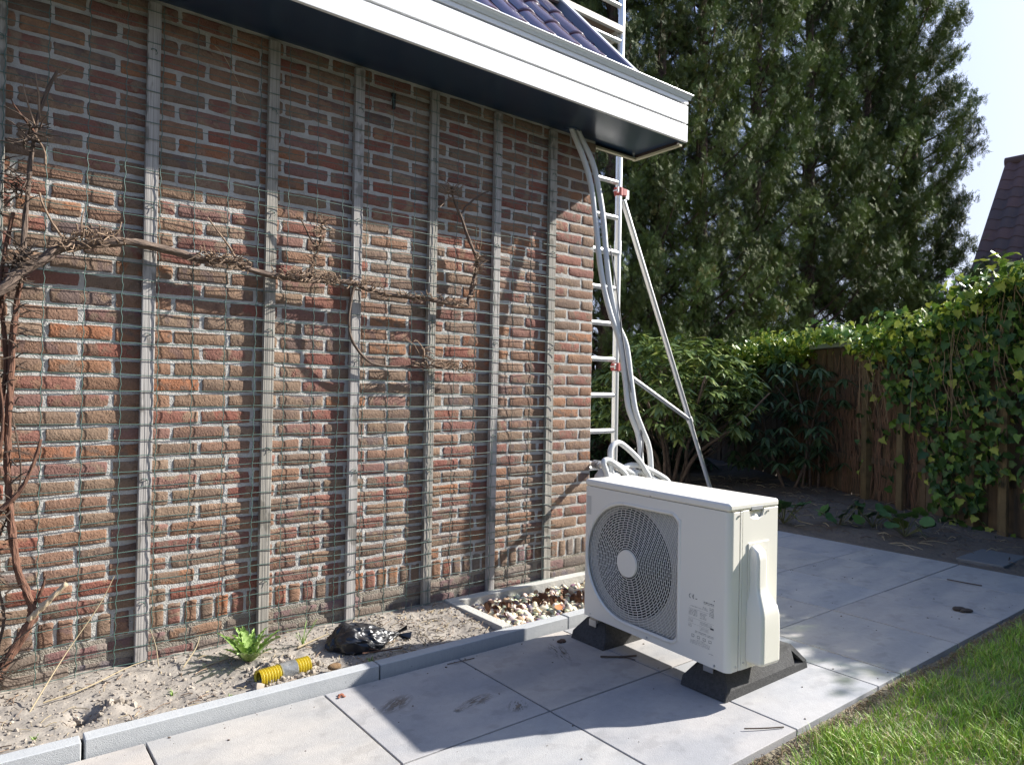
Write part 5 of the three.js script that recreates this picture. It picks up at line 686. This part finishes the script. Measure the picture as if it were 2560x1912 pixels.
// ---------------------------------------------------------------- pale fence and dry shrubs behind the scaffold
{
  const f = group('board_fence', 8.2, 0, -6.4); tag(f, 'pale upright board fence seen between the scaffold rungs', 'fence'); const q = mulberry(3);
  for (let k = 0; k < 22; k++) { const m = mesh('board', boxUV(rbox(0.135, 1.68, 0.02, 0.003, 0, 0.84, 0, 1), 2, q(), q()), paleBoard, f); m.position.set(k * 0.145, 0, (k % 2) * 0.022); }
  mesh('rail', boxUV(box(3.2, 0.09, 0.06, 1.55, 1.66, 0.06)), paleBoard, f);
  const d = group('dry_shrub', 8.9, 0, -5.6); tag(d, 'leafless brown shrub in front of the pale board fence', 'shrub'); const l = []; for (let i = 0; i < 420; i++) { const a = q() * 6.28, h = 0.5 + 1.5 * q(), o = 0.9 * q(); l.push(tube([[Math.cos(a) * o * 0.4, 0, Math.sin(a) * o * 0.4], [Math.cos(a) * o * 0.7 + (q() - 0.5) * 0.2, h * 0.5, Math.sin(a) * o * 0.7], [Math.cos(a) * o * 1.2 + (q() - 0.5) * 0.3, h, Math.sin(a) * o * 1.2]], (t) => 0.007 * (1 - 0.7 * t), 6, 4, false)); } stuff(mesh('twigs', merge(l), M({ color: L3(0.14, 0.09, 0.055), roughness: 1 }), d));
}
// ---------------------------------------------------------------- neighbour's roof with its own tiles
{
  const n = group('neighbour_house', 16.8, -0.15, -2.88); n.rotation.y = -1.55; tag(n, 'neighbouring house with a steep brown pantiled roof beyond the ivy', 'house');
  mesh('wall', box(7, 3.4, 6, 3.4, 1.6, -3.6), M({ color: L3(0.2, 0.1, 0.07), roughness: 0.95 }), n);
  const PA = 52 * D2R, roof = mesh('roof', box(7.6, 0.05, 5.2, 3.75, 0, -2.6).rotateX(PA).translate(0, 2.9, 0), M({ color: L3(0.04, 0.028, 0.026), roughness: 1 }), n);
  mesh('roof_back', box(7.6, 0.05, 5.2, 3.75, 0, 2.6).rotateX(-PA).translate(0, 2.9, -6.4), M({ color: L3(0.06, 0.035, 0.03), roughness: 1 }), roof);
  const pos = [], idx = [], TW = 0.3, TL = 0.42, nw = 8, rows = [[0, -0.03], [0, 0], [-TL, -0.03]]; rows.forEach(([z, dy]) => { for (let i = 0; i <= nw; i++) { const t = i / nw; pos.push((t - 0.5) * (TW + 0.01), 0.05 + 0.032 * Math.sin(t * 2 * Math.PI) + dy, z); } }); for (let j = 0; j < 2; j++) for (let i = 0; i < nw; i++) { const a = j * (nw + 1) + i, b = a + 1, c = a + nw + 1, d = c + 1; idx.push(a, b, c, b, d, c); }
  const g = new THREE.BufferGeometry(); g.setAttribute('position', new THREE.Float32BufferAttribute(pos, 3)); g.setIndex(idx); g.computeVertexNormals();
  const tm = [[0.12, 0.066, 0.056], [0.14, 0.07, 0.058], [0.1, 0.062, 0.056]].map((c) => M({ color: L3(...c), roughness: 0.8 }));
  for (let j = 0; j < 15; j++) for (let i = 0; i < 18; i++) { const m = mesh('roof_tile', g, pick(tm), roof), s = j * 0.345; m.position.set(0.13 + i * TW, 2.92 + Math.sin(PA) * s, -Math.cos(PA) * s + 0.02); m.rotation.x = PA + 0.03; }
  mesh('ridge', new THREE.CylinderGeometry(0.13, 0.13, 7.6, 14, 1, false, -Math.PI / 2, Math.PI).rotateZ(Math.PI / 2).rotateX(-Math.PI / 2 * 0).translate(3.75, 2.92 + Math.sin(PA) * 5.2, -Math.cos(PA) * 5.2), tm[0], roof);
}
// ---------------------------------------------------------------- conifers
{
  const spray = (() => { const l = [], q = mulberry(21); for (let k = 0; k < 15; k++) { const t = k / 14, sd = k % 2 ? 1 : -1, a = k === 14 ? 0 : sd * (0.95 - 0.4 * t + 0.25 * (q() - 0.5)), L = k === 14 ? 0.35 : 0.5 * (1 - 0.45 * t) * (0.7 + 0.5 * q()), w = 0.028 + 0.02 * q(), dx = Math.sin(a), dy = Math.cos(a), o = t * 0.75, b = 0.16 * (q() - 0.5), sag = -0.1 * t; const p = [[0, o, sag], [dx * L * 0.5 - dy * w, o + dy * L * 0.5 + dx * w, sag + b], [dx * L, o + dy * L, sag + b * 2 - 0.05], [dx * L * 0.5 + dy * w, o + dy * L * 0.5 - dx * w, sag + b]]; const g = new THREE.BufferGeometry(); g.setAttribute('position', new THREE.Float32BufferAttribute(p.flat(), 3)); g.setIndex([0, 3, 1, 1, 3, 2]); g.computeVertexNormals(); l.push(g); } return mergeGeometries(l); })();
  const fm = M({ color: 0xffffff, roughness: 0.75, side: THREE.DoubleSide }), bark = M({ map: barkMap, bumpMap: barkBump, bumpScale: 0.02, roughness: 1, color: L3(0.5, 0.42, 0.38) });
  const tree = (x, z, H, R, N, seed, sc) => {
    const q = mulberry(seed), t = group('conifer', x, -0.05, z); tag(t, 'tall dark green conifer, ' + ['eighth', 'seventh', 'sixth', 'fifth', 'fourth', 'third', 'second', 'first'][(seed - 900) / 7] + ' of the row counted from the neighbouring roof', 'tree', 'row of conifers behind the garden');
    const lean = (q() - 0.5) * 0.5; mesh('trunk', tube([[0, 0, 0], [lean * 0.3, H * 0.35, 0.1], [lean, H * 0.95, 0]], (u) => 0.17 * (1 - 0.85 * u) * (1 + 0.12 * nz(u * 40, seed, 4)), 30, 9), bark, t);
    const limbs = [], tips = []; const nb = 175;
    for (let i = 0; i < nb; i++) {
      const u = 0.03 + 0.95 * Math.pow((i + q()) / nb, 1.2), y = u * H, a = i * 2.39996 + q() * 0.8, rad = R * (u < 0.14 ? 0.75 : 1) * (1 - 0.55 * Math.pow(u, 1.6)) * (0.62 + 0.5 * q()), b = V3(lean * u, y, 0), rise = rad * (0.55 + 0.6 * q());
      const e = V3(b.x + Math.cos(a) * rad, y + rise, b.z + Math.sin(a) * rad), m = b.clone().lerp(e, 0.5).add(V3(0, -0.12 * rad, 0)); limbs.push(tube([b, m, e], (v) => 0.028 * (1 - u * 0.5) * (1 - 0.75 * v) + 0.003, 5, 4, false)); tips.push([b, m, e, rad, u, 0.55 + 0.8 * q(), q()]);
    }
    stuff(mesh('limbs', merge(limbs), bark, t));
    const tone = 0.85 + 0.3 * q(); let bt = 1, bh = 0;
    inst('foliage', spray, fm, N, (o) => {
      const [b, m, e, rad, u, t1, t2] = tips[Math.floor(q() * tips.length)]; bt = t1; bh = t2; const v = (u < 0.16 ? 0.5 : 0.28) + (u < 0.16 ? 0.6 : 0.8) * Math.sqrt(q()), p = v < 0.5 ? b.clone().lerp(m, v * 2) : m.clone().lerp(e, Math.min(1.15, v * 2 - 1)), sp = 0.1 + 0.22 * rad * 0.5;
      o.position.set(p.x + (q() + q() - 1) * sp, p.y + (q() + q() - 1) * sp * 1.1, p.z + (q() + q() - 1) * sp); o.rotation.set((q() - 0.5) * 1.7, q() * 6.283, (q() - 0.5) * 1.8 + (q() < 0.15 ? Math.PI : 0)); const s = (0.06 + 0.075 * q()) * sc; o.scale.set(s, s, s);
    }, t, (c) => { const k = (0.7 + 0.5 * q()) * tone * bt, w = 0.4 * q() + 0.6 * bh; if (w < 0.12) c.setRGB(0.17 * k, 0.15 * k, 0.04 * k); else c.setRGB((0.075 + 0.06 * w) * k, (0.12 + 0.045 * w) * k, 0.028 * k); });
  };
  const row = [[41.5, 10.5], [45.5, 10.2], [49, 10.6], [52.5, 11.2], [56.4, 12.4], [60.6, 14], [64.2, 15.4], [67.4, 16.6]];
  row.forEach(([az, d], i) => { const x = d * Math.sin(az * D2R), z = 3.1 - d * Math.cos(az * D2R); tree(x, z, (11.2 + (i % 3) * 0.5) * (0.5 + d / 22), (0.95 + 0.1 * (i % 2)) * d / 11.3 * (i === 7 ? 0.85 : 1), i > 4 ? 38000 : 33000, 900 + i * 7, d / 11); });
}
// ---------------------------------------------------------------- unseen hedge added behind the camera to keep low sky off the wall
{
  const h = group('added_hedge', 0, 0, 8.2); tag(h, 'tall clipped green hedge added out of view to block low sky from the brick wall', 'hedge');
  const q = mulberry(515), core = gridGeo(-10, 9, 0, 4, 90, 30, (x, z) => 0.35 * nz(x * 1.3, z * 1.3, 71, 3), 1); core.rotateX(-Math.PI / 2);   // upright face towards the wall
  stuff(mesh('foliage', mergeGeometries([core, new THREE.BoxGeometry(19, 4, 1.2).translate(-0.5, 2, 0.9)].map((g) => plain(g))), M({ color: L3(0.075, 0.125, 0.035), roughness: 0.9, side: THREE.DoubleSide }), h));
  const lg = leafStrip(1, 0.5, 0.2, false, 3, 3); inst('outer_leaves', lg, M({ color: 0xffffff, roughness: 0.6, side: THREE.DoubleSide }), 9000, (o) => { o.position.set(lerp(-10, 9, q()), 4 * q(), -0.25 + 0.3 * q()); o.rotation.set(q() * 6, q() * 6, q() * 6); const s = 0.06 + 0.06 * q(); o.scale.set(s, s, s); }, h, (c) => { const k = 0.6 + 0.8 * q(); c.setRGB(0.07 * k, 0.12 * k, 0.03 * k); });
  for (let k = 0; k < 9; k++) mesh('trunk', tube([[-9 + k * 2.1, -0.05, 0.6], [-9 + k * 2.1 + 0.05, 2, 0.65], [-9 + k * 2.1, 3.6, 0.6]], (t) => 0.05 * (1 - 0.6 * t), 6, 6), vineMat, h);
}
// ---------------------------------------------------------------- lawn
{
  const ly = (x, z) => -0.012 + 0.028 * sm(1.83, 2.2, z) + 0.03 * nz(x * 2, z * 2, 61, 3) + 0.012 * nz(x * 14, z * 14, 62, 3);
  struct(mesh('lawn', gridGeo(0.2, 9, 1.815, 6, 220, 100, ly, 1.5), M({ map: soilMap, bumpMap: soilBump, bumpScale: 0.02, roughness: 1, color: L3(0.62, 0.58, 0.45) })));
  const blade = (() => { const g = new THREE.BufferGeometry(), pos = [], idx = []; for (let i = 0; i <= 4; i++) { const t = i / 4, w = 0.05 * (1 - t * t * 0.95), z = 0.55 * t * t, y = t * (1 - 0.18 * t); pos.push(-w, y, z, w, y, z); } for (let i = 0; i < 4; i++) { const a = i * 2; idx.push(a, a + 1, a + 2, a + 1, a + 3, a + 2); } g.setAttribute('position', new THREE.Float32BufferAttribute(pos, 3)); g.setIndex(idx); g.computeVertexNormals(); return g; })();
  const q = mulberry(808), N = 80000;
  const im = inst('grass', blade, P({ color: 0xffffff, roughness: 0.5, transmission: 0.3, thickness: 0, ior: 1.3, side: THREE.DoubleSide }), N, (o, i) => {
    let x, z, k; do { x = lerp(1.5, 6, Math.pow(q(), 1.25)); z = lerp(1.835, 3.5, Math.pow(q(), 1.3)); k = fbm(x * 3 + 9, z * 3 + 9, BIG, BIG, 63, 3); } while (q() > sm(0.0, 0.16, z - 1.83 + (k - 0.5) * 0.12) * (0.45 + 0.75 * k) + 0.05);
    const s = (0.024 + 0.042 * q()) * (0.55 + 0.9 * k) * (z < 1.9 ? 0.65 : 1); o.position.set(x, ly(x, z) - 0.002, z); o.rotation.set((q() - 0.5) * 0.9, q() * 6.283, (q() - 0.5) * 0.9); o.scale.set(s * 0.6, s, s);
  }, null, (c) => { const w = q(), k = 0.8 + 0.6 * q(); if (w < 0.16) c.setRGB(0.46 * k, 0.4 * k, 0.18 * k); else if (w < 0.55) c.setRGB(0.33 * k, 0.46 * k, 0.058 * k); else c.setRGB(0.21 * k, 0.37 * k, 0.048 * k); });
  tag(im, 'patchy green lawn grass beside the paving', 'grass');
  const l = []; for (let i = 0; i < 900; i++) { const x = lerp(1.7, 5.4, q()), z = 1.825 + 0.1 * q() * q() + 0.02 * q(), a = q() * 6.28, L = 0.01 + 0.04 * q(); l.push(tube([[x, ly(x, z) + 0.006, z], [x + Math.cos(a) * L * 0.5, ly(x, z) + 0.014 * q() + 0.006, z + Math.sin(a) * L * 0.3], [x + Math.cos(a) * L, ly(x, z) + 0.006, z + Math.sin(a) * L * 0.4 + 0.01]], 0.0012, 3, 4, false)); }
  tag(stuff(mesh('thatch', merge(l), M({ color: L3(0.2, 0.14, 0.08), roughness: 1 }))), 'dead brown thatch along the edge of the lawn', 'litter');
}
for (const o of scene.children) if (o.userData.label && !o.userData.category) o.userData.category = o.name.replace(/_\d+$/, '').split('_').pop();
renderer.render(scene, camera);
